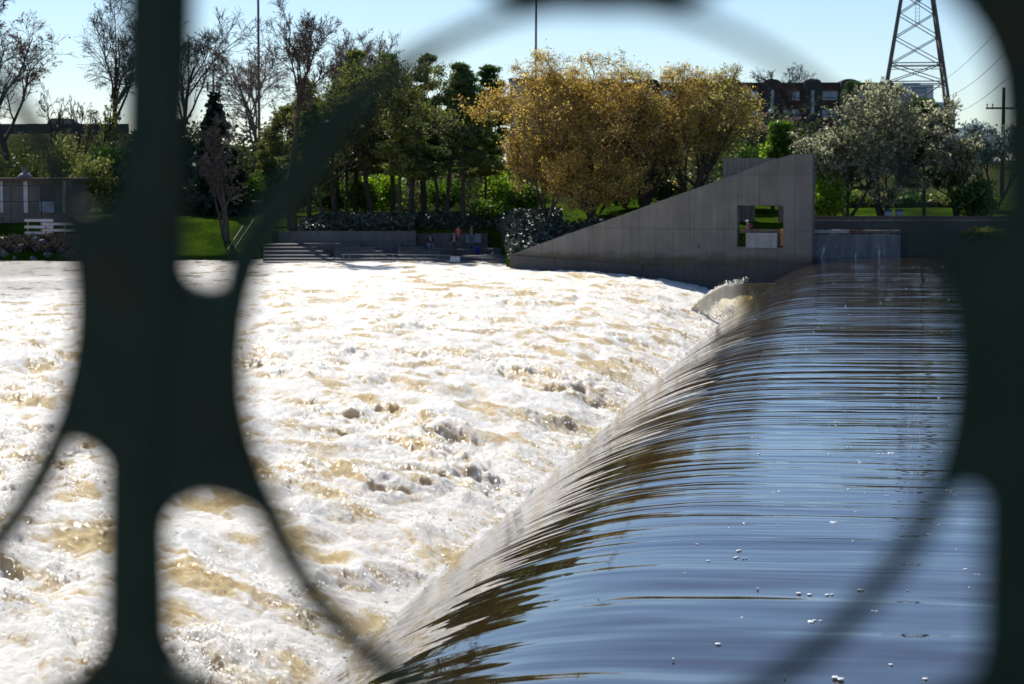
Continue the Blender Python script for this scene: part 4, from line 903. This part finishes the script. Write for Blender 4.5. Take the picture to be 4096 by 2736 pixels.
# red apartment building
Yb = 285.0; GB = 6.0
ap = thing('red_apartment_block', 'long dark red apartment block with rounded stair bays', 'building', (xat(2150, Yb), Yb, GB))
bx = xat(2150, Yb); L = xat(3560, Yb) - bx; zr_ = zat(337, Yb) - GB
REDW = mat('red brown brick', (.075, .022, .020), .9, .25, .6); REDB = mat('bright red panel', (.20, .018, .022), .8, .15, .5); DKB = mat('bay dark panel', (.028, .03, .035), .8, .2, .5)
MB().box((L/2, 6, zr_/2), (L, 12, zr_)).build('wall', REDW, ap)
MB().box((L/2, 5.9, zr_ + .12), (L + .4, 12.4, .24)).build('roof', DKB, ap)
xa = xat(3420, Yb) - bx
MB().box(((xa+L)/2, -.04, zr_ - 1.35), (L - xa, .08, 2.6)).build('parapet_panel', REDB, ap)
xa0 = 0
MB().box((xa/2, -.03, zr_ - .5), (xa, .06, .9)).build('parapet_panel', mat('dull red panel', (.11, .02, .022), .8, .2, .5), ap)
GLW = mat('sky toned glass', (.46, .52, .60), .2, .15, .5); FRW = mat('window frame', (.12, .12, .13), .6)  # pale blue of the panes stands in for reflected sky
GLC = mat('stair glass', (.34, .40, .46), .2, .15, .5)
for c in (2275, 2435, 2597, 2757, 2922, 3081, 3242, 3387):
    w_ = 33 / F * Yb; xc = xat(c, Yb) - bx; zt_ = zat(330, Yb) - GB; za_ = zat(317, Yb) - GB
    pts = [(xc - w_, 0), (xc - w_, zt_)] + [(xc - w_ * math.cos(q), zt_ + (za_ - zt_) * math.sin(q)) for q in np.linspace(.25, math.pi - .25, 9)] + [(xc + w_, zt_), (xc + w_, 0)]
    bay = link('stair_bay', prism(pts, [], (0, -1.2, 0), (1, 0, 0), (0, 0, 1), (0, 1, 0), 3.2), DKB, ap)
    g0, g1 = zat(455, Yb) - GB, zat(362, Yb) - GB
    MB().box((xc + w_ * .0, -1.24, (g0+g1)/2), (.46, .06, g1-g0)).build('stair_glazing', GLC, bay)
for a, b in ((2190, 2238), (2310, 2395), (2475, 2555), (2640, 2718), (2805, 2868), (2972, 3030), (3128, 3196), (3283, 3348), (3432, 3470), (3495, 3522)):
    for y0, y1 in ((362, 402), (434, 470)):
        xa, xb = xat(a, Yb) - bx, xat(b, Yb) - bx; z0, z1 = zat(y1, Yb) - GB, zat(y0, Yb) - GB
        fr = MB().box(((xa+xb)/2, -.05, (z0+z1)/2), (xb-xa, .1, z1-z0)).build('window', FRW, ap)
        pm = MB(); wm = (xb - xa - .26) / 2
        for k in (0, 1):
            pm.box((xa + .1 + wm/2 + k * (wm + .06), -.11, (z0+z1)/2 + .15), (wm, .03, z1-z0-.62)); pm.box((xa + .1 + wm/2 + k * (wm + .06), -.11, z0 + .2), (wm, .03, .22))
        pm.build('pane', GLW, fr)
lo = MB().box((L/2, -1.5, 1.5), (L, 3, 3.0)).build('lower_storey', mat('lower storey brick', (.05, .022, .018), .9, .3, .5), ap)
# white building on the right, stepped
Yw = 300.0
wb = thing('white_building', 'white stepped building behind the pylon and blossom', 'building', (xat(3552, Yw), Yw, GB)); wx = xat(3552, Yw)
WHT = mat('white wall', (.62, .64, .68), .7, .06, .4)
for nm, a, b, tp, yo, m_ in (('main_wall', 3555, 3728, 338, 0, WHT), ('upper_wall', 3570, 3690, 328, 2.5, WHT), ('side_wall', 3729, 3797, 408, .8, WHT), ('annex_wall', 3798, 3826, 457, 1.6, mat('slate panel', (.10, .11, .13), .8))):
    xa, xb = xat(a, Yw) - wx, xat(b, Yw) - wx; zt_ = zat(tp, Yw) - GB
    MB().box(((xa+xb)/2, 6 + yo, zt_/2), (xb-xa, 12, zt_)).build(nm, m_, wb)
for a, b, y0, y1 in ((3570, 3612, 368, 398), (3645, 3700, 352, 372), (3645, 3700, 385, 405), (3570, 3612, 420, 450), (3640, 3700, 425, 455)):
    xa, xb = xat(a, Yw) - wx, xat(b, Yw) - wx; z0, z1 = zat(y1, Yw) - GB, zat(y0, Yw) - GB
    wn = MB().box(((xa+xb)/2, -.03, (z0+z1)/2), (xb-xa, .1, z1-z0)).build('window', FRW, wb); MB().box(((xa+xb)/2, -.09, (z0+z1)/2), (xb-xa-.2, .04, z1-z0-.2)).build('pane', mat('blue pane', (.16, .22, .30), .1), wn)
Yr = 250.0
bb = thing('brown_building', 'plain brown building at the right behind the blossom', 'building', (xat(3800, Yr), Yr, 4)); bx2 = xat(3803, Yr) - xat(3800, Yr); ex = xat(3902, Yr) - xat(3800, Yr); zt_ = zat(520, Yr) - 4
MB().box(((bx2+ex)/2, 4, zt_/2), (ex-bx2, 8, zt_)).build('wall', mat('brown block', (.05, .038, .035), .9), bb); MB().box(((bx2+ex)/2, 4, zt_ + .1), (ex-bx2+.4, 8.4, .2)).build('roof', DKB, bb)
wn = MB().box((ex*.5, -.03, zt_ - 3), (1.6, .1, 1.2)).build('window', FRW, bb); MB().box((ex*.5, -.09, zt_ - 3), (1.4, .04, 1.0)).build('pane', GLC, wn)
# pale blue-grey block behind the golden tree
Yg = 320.0
bg_ = thing('grey_office_block', 'pale blue grey office block showing left of the golden crown', 'building', (xat(2040, Yg), Yg, GB)); gx_ = xat(2040, Yg); zt_ = zat(323, Yg) - GB; wd = xat(2330, Yg) - gx_
MB().box((wd/2, 6, zt_/2), (wd, 12, zt_)).build('wall', mat('blue grey cladding', (.28, .34, .42), .6, .1, .3), bg_); MB().box((wd/2, 6, zt_ + .2), (wd+.4, 12.4, .4)).build('roof', mat('office roof', (.2, .24, .3), .6), bg_)
for k in range(4):
    wn = MB().box((2 + k * 2.9, -.03, zt_ - 3.2), (2.0, .1, 1.6)).build('window', FRW, bg_); MB().box((2 + k * 2.9, -.09, zt_ - 3.2), (1.8, .04, 1.4)).build('pane', GLC, wn)
# white truck-like panel seen through the golden trees, red truck right
def truck(label, pxa, pxb, py0, py1, Yd, m, rz=0):
    x0, x1 = xat(pxa, Yd), xat(pxb, Yd); z1 = zat(py0, Yd); z0 = max(gz((x0+x1)/2, Yd), zat(py1, Yd) - 1.0); h_ = z1 - z0; L_ = x1 - x0
    o = thing('box_truck', label, 'truck', ((x0+x1)/2, Yd, z0))
    MB().box((-.0, 0, .55 + (h_-.55)/2), (L_, 2.2, h_ - .55)).build('cargo_box', m, o)
    MB().box((L_/2 + .75, 0, 1.15), (1.4, 2.0, 1.5)).build('cab', SGN, o); MB().box((L_/2 + 1.0, -1.01, 1.5), (.7, .03, .5)).build('window', GLS, o)
    for xx in (-L_*.3, L_/2 + .7):
        for yy in (-.9, .9): MB().tube([(xx, yy-.12, .4), (xx, yy+.12, .4)], .4, 14).build('wheel', mat('tyre', (.02,.02,.02), .9), o)
    return o
truck('red box truck parked behind the top of the ladder wall', 3176, 3214, 566, 612, 175, mat('truck red', (.33, .012, .03), .45, .1))
truck('white box truck glimpsed through the golden trees', 2440, 2570, 530, 600, 182, SGN)
# pylon
Yp = 240.0; zg = 5.5; pxc = 3656
PY = mat('pylon steel', (.15, .12, .095), .6, .25, .8, .4)
py_ = thing('lattice_pylon', 'tall steel lattice pylon rising out of the frame at right', 'pylon', (xat(pxc, Yp), Yp, zg), R(-9))
def hw_(z): return max(.4, 3.5 - .153 * (z + zg - 15.0)) if True else 0
ztop = 34.0 - zg
cs4 = [(-1, -1), (1, -1), (1, 1), (-1, 1)]
for sx_, sy_ in cs4: MB().bar((sx_*hw_(0), sy_*hw_(0), 0), (sx_*hw_(ztop), sy_*hw_(ztop), ztop), .26).build('leg', PY, py_)
lv_ = [0, 5.0, zat(330, Yp) - zg, zat(256, Yp) - zg, zat(150, Yp) - zg, zat(55, Yp) - zg, zat(-30, Yp) - zg, ztop]
for i in range(len(lv_) - 1):
    z0, z1 = lv_[i], lv_[i+1]; a0, a1 = hw_(z0), hw_(z1)
    for k in range(4):
        (xa, ya), (xb, yb) = cs4[k], cs4[(k+1) % 4]; m_ = MB()
        m_.bar((xa*a0, ya*a0, z0), (xb*a1, yb*a1, z1), .10); m_.bar((xb*a0, yb*a0, z0), (xa*a1, ya*a1, z1), .10)
        if i in (2, 3): m_.bar((xa*a0, ya*a0, z0), (xb*a0, yb*a0, z0), .12); m_.bar((xa*a0, ya*a0, z0 - .45), (xb*a0, yb*a0, z0 - .45), .08)
        m_.build('cross_brace', PY, py_)
la = MB(); zl0 = zat(100, Yp) - zg
for sx_ in (-.22, .22): la.bar((sx_, -hw_(zl0), zl0), (sx_, -hw_(ztop), ztop), .05)
z = zl0
while z < ztop: la.bar((-.22, -hw_(z), z), (.22, -hw_(z), z), .04); z += .45
la.build('ladder', PY, py_)
for k in range(3):
    zz_ = ztop - 1.2 - 2.6 * k; MB().bar((-4, 0, zz_), (4, 0, zz_), .2).build('crossarm', PY, py_)
# utility pole and wires
Yu = 165.0; x = xat(4010, Yu); z0 = gz(x, Yu)
up = thing('utility_pole', 'dark wooden utility pole with crossarm at the right edge', 'utility pole', (x, Yu, z0)); zt_ = zat(350, Yu) - z0
MB().tube([(0, 0, 0), (0, 0, zt_)], [.2, .13], 10).build('pole', BARK, up)
zc_ = zat(433, Yu) - z0; MB().box((0, -.14, zc_), (3.0, .12, .15)).build('crossarm', BARK, up)
for dx in (-1.4, -.95, .95, 1.4): MB().lathe((dx, -.14, zc_ + .075), [(.03, 0), (.03, .12), (.07, .14), (.06, .28), (.03, .3)], 8).build('insulator', RAILM, up)
WIRE = mat('wire dark', (.05, .05, .06), .6)
for k, (a, b) in enumerate((((3990, 60), (3765, 330)), ((3980, 190), (3800, 385)), ((3990, 285), (3815, 455)))):
    q0 = at(*b, 275); q1 = at(*a, 150); d_ = q1 - q0; q1 = q1 + d_ * .9
    pts = [q0 + (q1 - q0) * (i / 24) + Vector((0, 0, -1.2 * math.sin(math.pi * i / 24))) for i in range(25)]
    o = MB(); o.tube([p - q0 for p in pts], .022, 5); o = o.build('power_line', WIRE); o.location = q0
    tag(o, ('highest', 'middle', 'lowest')[k] + ' of three thin power lines slanting across the sky at right', 'wire', 'power lines at right')
# street lamps with bright heads
for (px, py, Yd, lab) in ((2876, 604, 139, 'street lamp with glinting head beside the rear ladder wall'), (2404, 880, 134.5, 'low lamp with glinting head on the ramp edge')):
    p = at(px, py, Yd); g0 = gz(p.x, Yd)
    o = thing('street_lamp', lab, 'street lamp', (p.x - .8, Yd, g0)); hz = p.z - g0
    if hz < .3: g0 -= .6; o.location.z = g0; hz += .6
    MB().tube([(0, 0, 0), (0, 0, hz), (.35, 0, hz + .12), (.7, 0, hz + .06)], [.06, .05, .04, .04], 8).build('pole', RAILM, o, True)
    bm = bmesh.new(); bmesh.ops.create_uvsphere(bm, u_segments=14, v_segments=10, radius=.17); bmesh.ops.scale(bm, vec=(1.1, 1, .8), verts=bm.verts)
    bmesh.ops.translate(bm, vec=(.8, 0, hz), verts=bm.verts); me = bpy.data.meshes.new('lamp_head'); bm.to_mesh(me); bm.free(); me.polygons.foreach_set('use_smooth', [True]*len(me.polygons))
    link('lamp_head', me, mat('lamp chrome', (.85, .85, .87), .12, .03, 3, 1.0), o)

# ================================================================== PEOPLE
SKIN = mat('skin', (.38, .22, .15), .6, .1, 8)
def skinmesh(name, verts, edges, radii, m, parent, root=0, sub=1):
    me = bpy.data.meshes.new(name); me.from_pydata([tuple(v) for v in verts], edges, [])
    o = link(name, me, m, parent)
    md = o.modifiers.new('skin', 'SKIN'); 
    if not me.skin_vertices: 
        bm = bmesh.new(); bm.from_mesh(me); bm.verts.layers.skin.verify(); bm.to_mesh(me); bm.free()
    for i, sv in enumerate(me.skin_vertices[0].data):
        rr_ = radii[i]; sv.radius = rr_ if hasattr(rr_, '__len__') else (rr_, rr_); sv.use_root = (i == root)
    if sub: s = o.modifiers.new('subdivision', 'SUBSURF'); s.levels = sub; s.render_levels = sub
    return o
def person(label, loc, rz, J, top, legs, hair, hat=None, group='people on the far bank'):
    o = thing('person', label, 'person', loc, rz, group)
    J = {k: Vector(v) for k, v in J.items()}
    names = ['pelvis', 'chest', 'neck', 'head', 'crown', 'nose', 'shL', 'elL', 'wrL', 'shR', 'elR', 'wrR', 'hiL', 'knL', 'anL', 'toL', 'hiR', 'knR', 'anR', 'toR']
    rad = [.13, .15, .055, .085, .06, .018, .055, .042, .030, .055, .042, .030, .085, .06, .042, .035, .085, .06, .042, .035]
    ed = [('pelvis','chest'),('chest','neck'),('neck','head'),('head','crown'),('head','nose'),('chest','shL'),('shL','elL'),('elL','wrL'),('chest','shR'),('shR','elR'),('elR','wrR'),('pelvis','hiL'),('hiL','knL'),('knL','anL'),('anL','toL'),('pelvis','hiR'),('hiR','knR'),('knR','anR'),('anR','toR')]
    V = [J[n_] for n_ in names]; E = [(names.index(a), names.index(b)) for a, b in ed]; RD = list(rad)
    for s in 'LR':                                    # hands: palm + four fingers + thumb
        wv = J['wr' + s]; d = (wv - J['el' + s]).normalized(); sd2 = d.cross(Vector((0, 1, 0))); sd2 = (sd2 if sd2.length > .1 else Vector((1, 0, 0))).normalized()
        pi_ = len(V); V.append(wv + d * .07); RD.append((.038, .018)); E.append((names.index('wr' + s), pi_))
        for k, ln in enumerate((.075, .085, .08, .062)):
            b0 = len(V); c0 = wv + d * .10 + sd2 * (.026 * (k - 1.5)); V += [c0, c0 + d * ln * .55 + Vector((0, -.012, 0)), c0 + d * ln + Vector((0, -.03, 0))]; RD += [.009, .0085, .007]; E += [(pi_, b0), (b0, b0+1), (b0+1, b0+2)]
        b0 = len(V); c0 = wv + d * .045 - sd2 * .035; V += [c0, c0 + d * .04 - sd2 * .03]; RD += [.011, .009]; E += [(pi_, b0), (b0, b0+1)]
    skinmesh('body', V, E, RD, SKIN, o)
    tn = ['pelvis', 'chest', 'neck', 'shL', 'elL', 'wrL', 'shR', 'elR', 'wrR']; tv = [J[n_].copy() for n_ in tn]; tv[2] = J['chest'].lerp(J['neck'], .75)
    tv[5] = J['elL'].lerp(J['wrL'], .92); tv[8] = J['elR'].lerp(J['wrR'], .92)
    skinmesh('jacket', tv, [(0,1),(1,2),(1,3),(3,4),(4,5),(1,6),(6,7),(7,8)], [(.17,.145), (.20,.15), .075, .085, .065, .052, .085, .065, .052], top, o)
    ln = ['pelvis', 'hiL', 'knL', 'anL', 'hiR', 'knR', 'anR']; skinmesh('trousers', [J[n_] for n_ in ln], [(0,1),(1,2),(2,3),(0,4),(4,5),(5,6)], [.155, .11, .082, .066, .11, .082, .066], legs, o)
    for s in 'LR': MB().bar(J['an'+s] + (J['an'+s]-J['to'+s])*.3 - Vector((0,0,.03)), J['to'+s] - Vector((0,0,.015)) + (J['to'+s]-J['an'+s])*.3, .1, .09).build('shoe', mat('shoe dark', (.03,.03,.03), .7), o)
    hd = J['head']; cr = J['crown']; upv = (cr - hd).normalized(); fw = (J['nose'] - hd); fw = (fw - upv * fw.dot(upv)).normalized(); rt = fw.cross(upv)
    for s in (-1, 1):
        bm = bmesh.new(); bmesh.ops.create_icosphere(bm, subdivisions=1, radius=.013); bmesh.ops.translate(bm, vec=hd + upv * .03 + fw * .082 + rt * s * .032, verts=bm.verts); me = bpy.data.meshes.new('eye'); bm.to_mesh(me); bm.free(); link('eye', me, mat('eye dark', (.02,.02,.02), .3), o)
        bm = bmesh.new(); bmesh.ops.create_icosphere(bm, subdivisions=1, radius=.025); bmesh.ops.translate(bm, vec=hd + rt * s * .088, verts=bm.verts); me = bpy.data.meshes.new('ear'); bm.to_mesh(me); bm.free(); link('ear', me, SKIN, o)
    MB().box(hd - upv * .045 + fw * .083, (.045, .012, .012)).build('mouth', mat('lip', (.25, .09, .08), .6), o)
    bm = bmesh.new(); bmesh.ops.create_uvsphere(bm, u_segments=14, v_segments=10, radius=.112)
    bmesh.ops.delete(bm, geom=[v for v in bm.verts if v.co.z < -.03], context='VERTS')
    M4 = Matrix((rt, fw, upv)).transposed().to_4x4(); bmesh.ops.transform(bm, matrix=Matrix.Translation(hd + upv * .035 - fw * .014) @ M4, verts=bm.verts)
    me = bpy.data.meshes.new('hair'); bm.to_mesh(me); bm.free(); link('cap' if hat else 'hair', me, hat or hair, o)
    if hat: MB().box(hd + upv * .06 + fw * .13, (.15, .12, .015), rot=M4.to_3x3()).build('cap_brim', hat, o)
    return o
STAND = dict(pelvis=(0,0,.95), chest=(0,.01,1.28), neck=(0,0,1.47), head=(0,-.01,1.60), crown=(0,0,1.68), nose=(0,-.105,1.59), shL=(-.18,.01,1.39), elL=(-.24,.03,1.13), wrL=(-.25,-.06,.90), shR=(.18,.01,1.39), elR=(.24,.03,1.13), wrR=(.25,-.06,.90),
    hiL=(-.09,0,.90), knL=(-.11,-.02,.50), anL=(-.12,.03,.09), toL=(-.13,-.11,.05), hiR=(.09,0,.90), knR=(.11,-.02,.50), anR=(.12,.03,.09), toR=(.13,-.11,.05))
SIT = dict(pelvis=(0,0,.15), chest=(0,-.05,.48), neck=(0,-.08,.66), head=(0,-.12,.79), crown=(0,-.11,.87), nose=(0,-.215,.77), shL=(-.18,-.05,.59), elL=(-.25,-.15,.35), wrL=(-.14,-.36,.25), shR=(.18,-.05,.59), elR=(.25,-.15,.35), wrR=(.14,-.36,.25),
    hiL=(-.09,-.03,.13), knL=(-.14,-.43,.13), anL=(-.13,-.46,-.30), toL=(-.14,-.60,-.34), hiR=(.09,-.03,.13), knR=(.14,-.43,.13), anR=(.13,-.46,-.30), toR=(.14,-.60,-.34))
LEAN = dict(STAND); LEAN.update(pelvis=(.18,.12,.93), chest=(.02,-.02,1.22), neck=(-.10,-.10,1.37), head=(-.15,-.15,1.48), crown=(-.15,-.13,1.565), nose=(-.20,-.24,1.46), shL=(-.18,.0,1.30), elL=(-.20,-.22,1.10), wrL=(-.02,-.32,1.09), shR=(.16,-.06,1.30), elR=(.16,-.24,1.12), wrR=(0,-.34,1.13), hiL=(.09,.12,.90), hiR=(.27,.12,.90), knL=(.08,.1,.5), anL=(.06,.16,.09), toL=(.04,.02,.05), knR=(.27,.1,.5), anR=(.26,.16,.09), toR=(.26,.02,.05))
def cl(name, c): return mat(name, c, .85, .2, 6)
HAIR = cl('hair dark', (.02, .015, .012))
# person at the ladder opening leans on the rail
q = Vector((WL[0], WL[1], 0)) + WU * (wallpt(2985, 900)[0]) + WN * .72
zrail = r1
person('person in maroon jacket and white cap leaning in the ladder opening', (q.x, q.y, zrail - 1.06), math.atan2(WU.y, WU.x), LEAN, cl('maroon cloth', (.10, .012, .03)), cl('dark trousers', (.03, .03, .035)), HAIR, cl('cap white', (.65, .66, .68)))
zl_ = zz[1]
person('person in black top and light jeans sitting on the steps', (xat(1718, 144.9), 144.9, zz[1] + .02), .25, SIT, cl('black patterned top', (.022, .024, .03)), cl('pale jeans', (.16, .20, .27)), HAIR)
person('person in dark clothes standing on the terrace', (xat(1815, 143.4), 143.4, zz[2] - .36), .3, STAND, cl('dark top', (.018, .018, .022)), cl('grey trousers', (.06, .06, .065)), HAIR)
person('person in bright red shirt standing behind the dark dressed one', (xat(1834, 147.4), 147.4, zz[2] - .02), -.2, STAND, cl('red shirt', (.45, .02, .025)), cl('blue jeans', (.10, .13, .19)), HAIR)
person('person in grey blue clothes standing before the pale banner', (xat(1884, 147.6), 147.6, zz[2] - .02), .5, STAND, cl('slate top', (.05, .06, .085)), cl('faded jeans', (.16, .20, .26)), HAIR)
x = xat(2130, 133.6); person('person in dark green jacket sitting near the low ladder tip', (x, 133.6, zat(986, 133.6)), .2, SIT, cl('dark green jacket', (.025, .045, .045)), cl('dark trousers', (.03, .03, .035)), cl('hair brown', (.10, .05, .03)))
# low seat block for the sitting person near the tip
o = thing('stone_block', 'low rough stone block under the sitting person near the ladder tip', 'stone', (x, 133.7, zat(986, 133.6) - .95)); bl = link('block', prism([(-.4, 0), (.42, 0), (.38, .97), (-.3, .97)], [], (0, -.12, 0), (1,0,0), (0,0,1), (0,1,0), .6, .05), RK, o)

# ================================================================== IRON RAILING in the foreground
FY = 1.45
VS = 4096 / 2347.0
FTH = R(40); FC, FS = math.cos(FTH), math.sin(FTH)          # the railing runs obliquely to the view, nearer at the right
FUV, FNV = Vector((FC, -FS, 0)), Vector((FS, FC, 0))
def fv(x, y):
    px, py = x * VS, y * VS; dx, dy = (px - 2048) / F, (1368 - py) / F
    d = Vector((dx, CP + dy * SP, -SP + dy * CP)); k = FY * FC / d.dot(FNV); p = d * k
    return ((p - Vector((0, FY, 0))).dot(FUV), p.z + CAMZ)
IRON = None
t = NT('green cast iron'); v = t.coord(); n_ = t.noise(v, 14, 4, .6)
col = t.ramp(n_, [(.3, (.008, .021, .013)), (.7, (.015, .036, .022))])
rust = t.ramp(t.noise(v, 7, 5, .6), [(.56, 0), (.66, 1)])
col = t.mixc(t.math('MULTIPLY', rust, .8), col, (.030, .020, .008))
IRON = t.pbr(col, .6, t.bump(t.noise(v, 60, 3), .35, .004), **{'Specular IOR Level': .12})
fo = thing('iron_railing', 'dark green cast iron bridge railing with large rings in the foreground', 'railing', (0, FY, 0), -FTH)
def fpoly(pts, thick, y0, nm, holes=()):
    return link(nm, prism([fv(*p) for p in pts], [[fv(*p) for p in h] for h in holes], (0, y0, 0), (1, 0, 0), (0, 0, 1), (0, 1, 0), thick, .0015), IRON, fo)
def rings(cx, cy, tab, nm):
    """tab: (angle clockwise from the top, centre radius, half width)"""
    an = np.arange(-180, 180, 3.0); tt = np.array(tab); ins = []; outs = []
    for a in an:
        r_ = np.interp(a, tt[:, 0], tt[:, 1]); h_ = np.interp(a, tt[:, 0], tt[:, 2]); q = R(a)
        ins.append((cx + (r_ - h_) * math.sin(q), cy - (r_ - h_) * math.cos(q))); outs.append((cx + (r_ + h_) * math.sin(q), cy - (r_ + h_) * math.cos(q)))
    return fpoly(outs, .008, -.004, nm, [ins])
RT = [(-180, 880, 26), (-151, 878, 27), (-137, 864, 25), (-117, 834, 29), (-94, 838, 26), (-75, 828, 40), (-65, 790, 45), (-57, 784, 43), (-48, 787, 38), (-36, 784, 26), (-24, 784, 15), (-12, 792, 16), (0, 800, 24), (12, 792, 16), (24, 786, 12), (36, 786, 12), (55, 792, 13), (68, 806, 18), (80, 830, 24), (93, 842, 26), (114, 852, 28), (133, 846, 25), (150, 860, 26), (180, 880, 26)]
RN = [(-180, 860, 26), (-120, 830, 20), (-90, 815, 26), (-60, 800, 18), (-30, 800, 14), (0, 810, 24), (30, 805, 14), (50, 800, 16), (70, 800, 20), (90, 808, 24), (115, 808, 27), (130, 810, 25), (150, 830, 24), (180, 860, 26)]
rings(1365, 800, RT, 'ring'); rings(-612, 700, RN, 'ring'); rings(3340, 800, RN, 'ring'); 
# post and web plate, left
fpoly([(296, -420), (300, 120), (296, 300), (290, 430), (262, 700), (256, 1060), (252, 1440), (236, 1496), (196, 1536), (130, 1564), (60, 1680), (60, 2100), (560, 2100), (560, 1680), (466, 1560), (408, 1520), (376, 1462), (370, 1230), (384, 1000), (416, 600), (422, 300), (432, 120), (442, -420)], .016, -.008, 'post')
fpoly([(296, 446), (258, 470), (214, 480), (170, 470), (180, 560), (186, 640), (183, 740), (171, 840), (152, 930), (128, 1000), (168, 1012), (210, 1024), (246, 1056), (266, 1100), (362, 1236), (374, 1200), (400, 1165), (440, 1145), (488, 1140), (540, 1152), (590, 1180), (632, 1226), (655, 1190), (608, 1112), (580, 1040), (560, 930), (556, 830), (564, 720), (592, 598), (560, 630), (520, 648), (480, 652), (440, 640), (404, 605), (380, 500)], .011, -.0055, 'web_plate')
# post and web plate, right
def mir(pts, c=2708): return [(c - x, y) for x, y in pts][::-1]
fpoly([(2120, -420), (2165, -20), (2215, 30), (2255, 90), (2284, 170), (2296, 300), (2300, 520), (2280, 800), (2262, 1120), (2256, 1470), (2246, 1520), (2210, 1556), (2150, 1580), (2070, 1680), (2070, 2100), (2600, 2100), (2600, 1680), (2480, 1570), (2420, 1500), (2400, 1200), (2400, 400), (2440, 150), (2520, -420)], .016, -.008, 'post')
fpoly([(2296, 470), (2270, 520), (2230, 552), (2190, 556), (2140, 500), (2160, 600), (2176, 720), (2182, 840), (2178, 950), (2158, 1044), (2120, 1150), (2090, 1210), (2130, 1190), (2180, 1140), (2215, 1122), (2245, 1130), (2262, 1160), (2410, 1160), (2440, 1120), (2500, 1140), (2560, 1180), (2540, 1040), (2524, 840), (2540, 600), (2500, 640), (2440, 640), (2400, 600)], .011, -.0055, 'web_plate')
# fillet web where the ring meets the top rail
fpoly([(1040, -420), (1040, -90), (1120, -8), (1190, 16), (1280, 28), (1370, 32), (1460, 29), (1550, 18), (1630, -6), (1700, -90), (1700, -420)], .011, -.0055, 'web_plate')
for c in (-1640, 4280): fpoly([(c - 55, -420), (c - 55, 2100), (c + 55, 2100), (c + 55, -420)], .016, -.008, 'post')
# rails above and below the frame
def rail(y0, y1, th, nm):
    a, b = (-2.2, fv(1173, y1)[1]), (1.9, fv(1173, y0)[1]); MB().box(((a[0]+b[0])/2, 0, (a[1]+b[1])/2), (b[0]-a[0], th, b[1]-a[1])).build(nm, IRON, fo)
rail(-420, -330, .03, 'top_rail'); rail(1960, 2080, .03, 'bottom_rail')
a = fv(1173, 2082)[1]
MB().box((0, 0, (3.3 + a) / 2), (4.4, .2, a - 3.3)).build('plinth', concrete('plinth concrete', (.3, .29, .28)), fo)
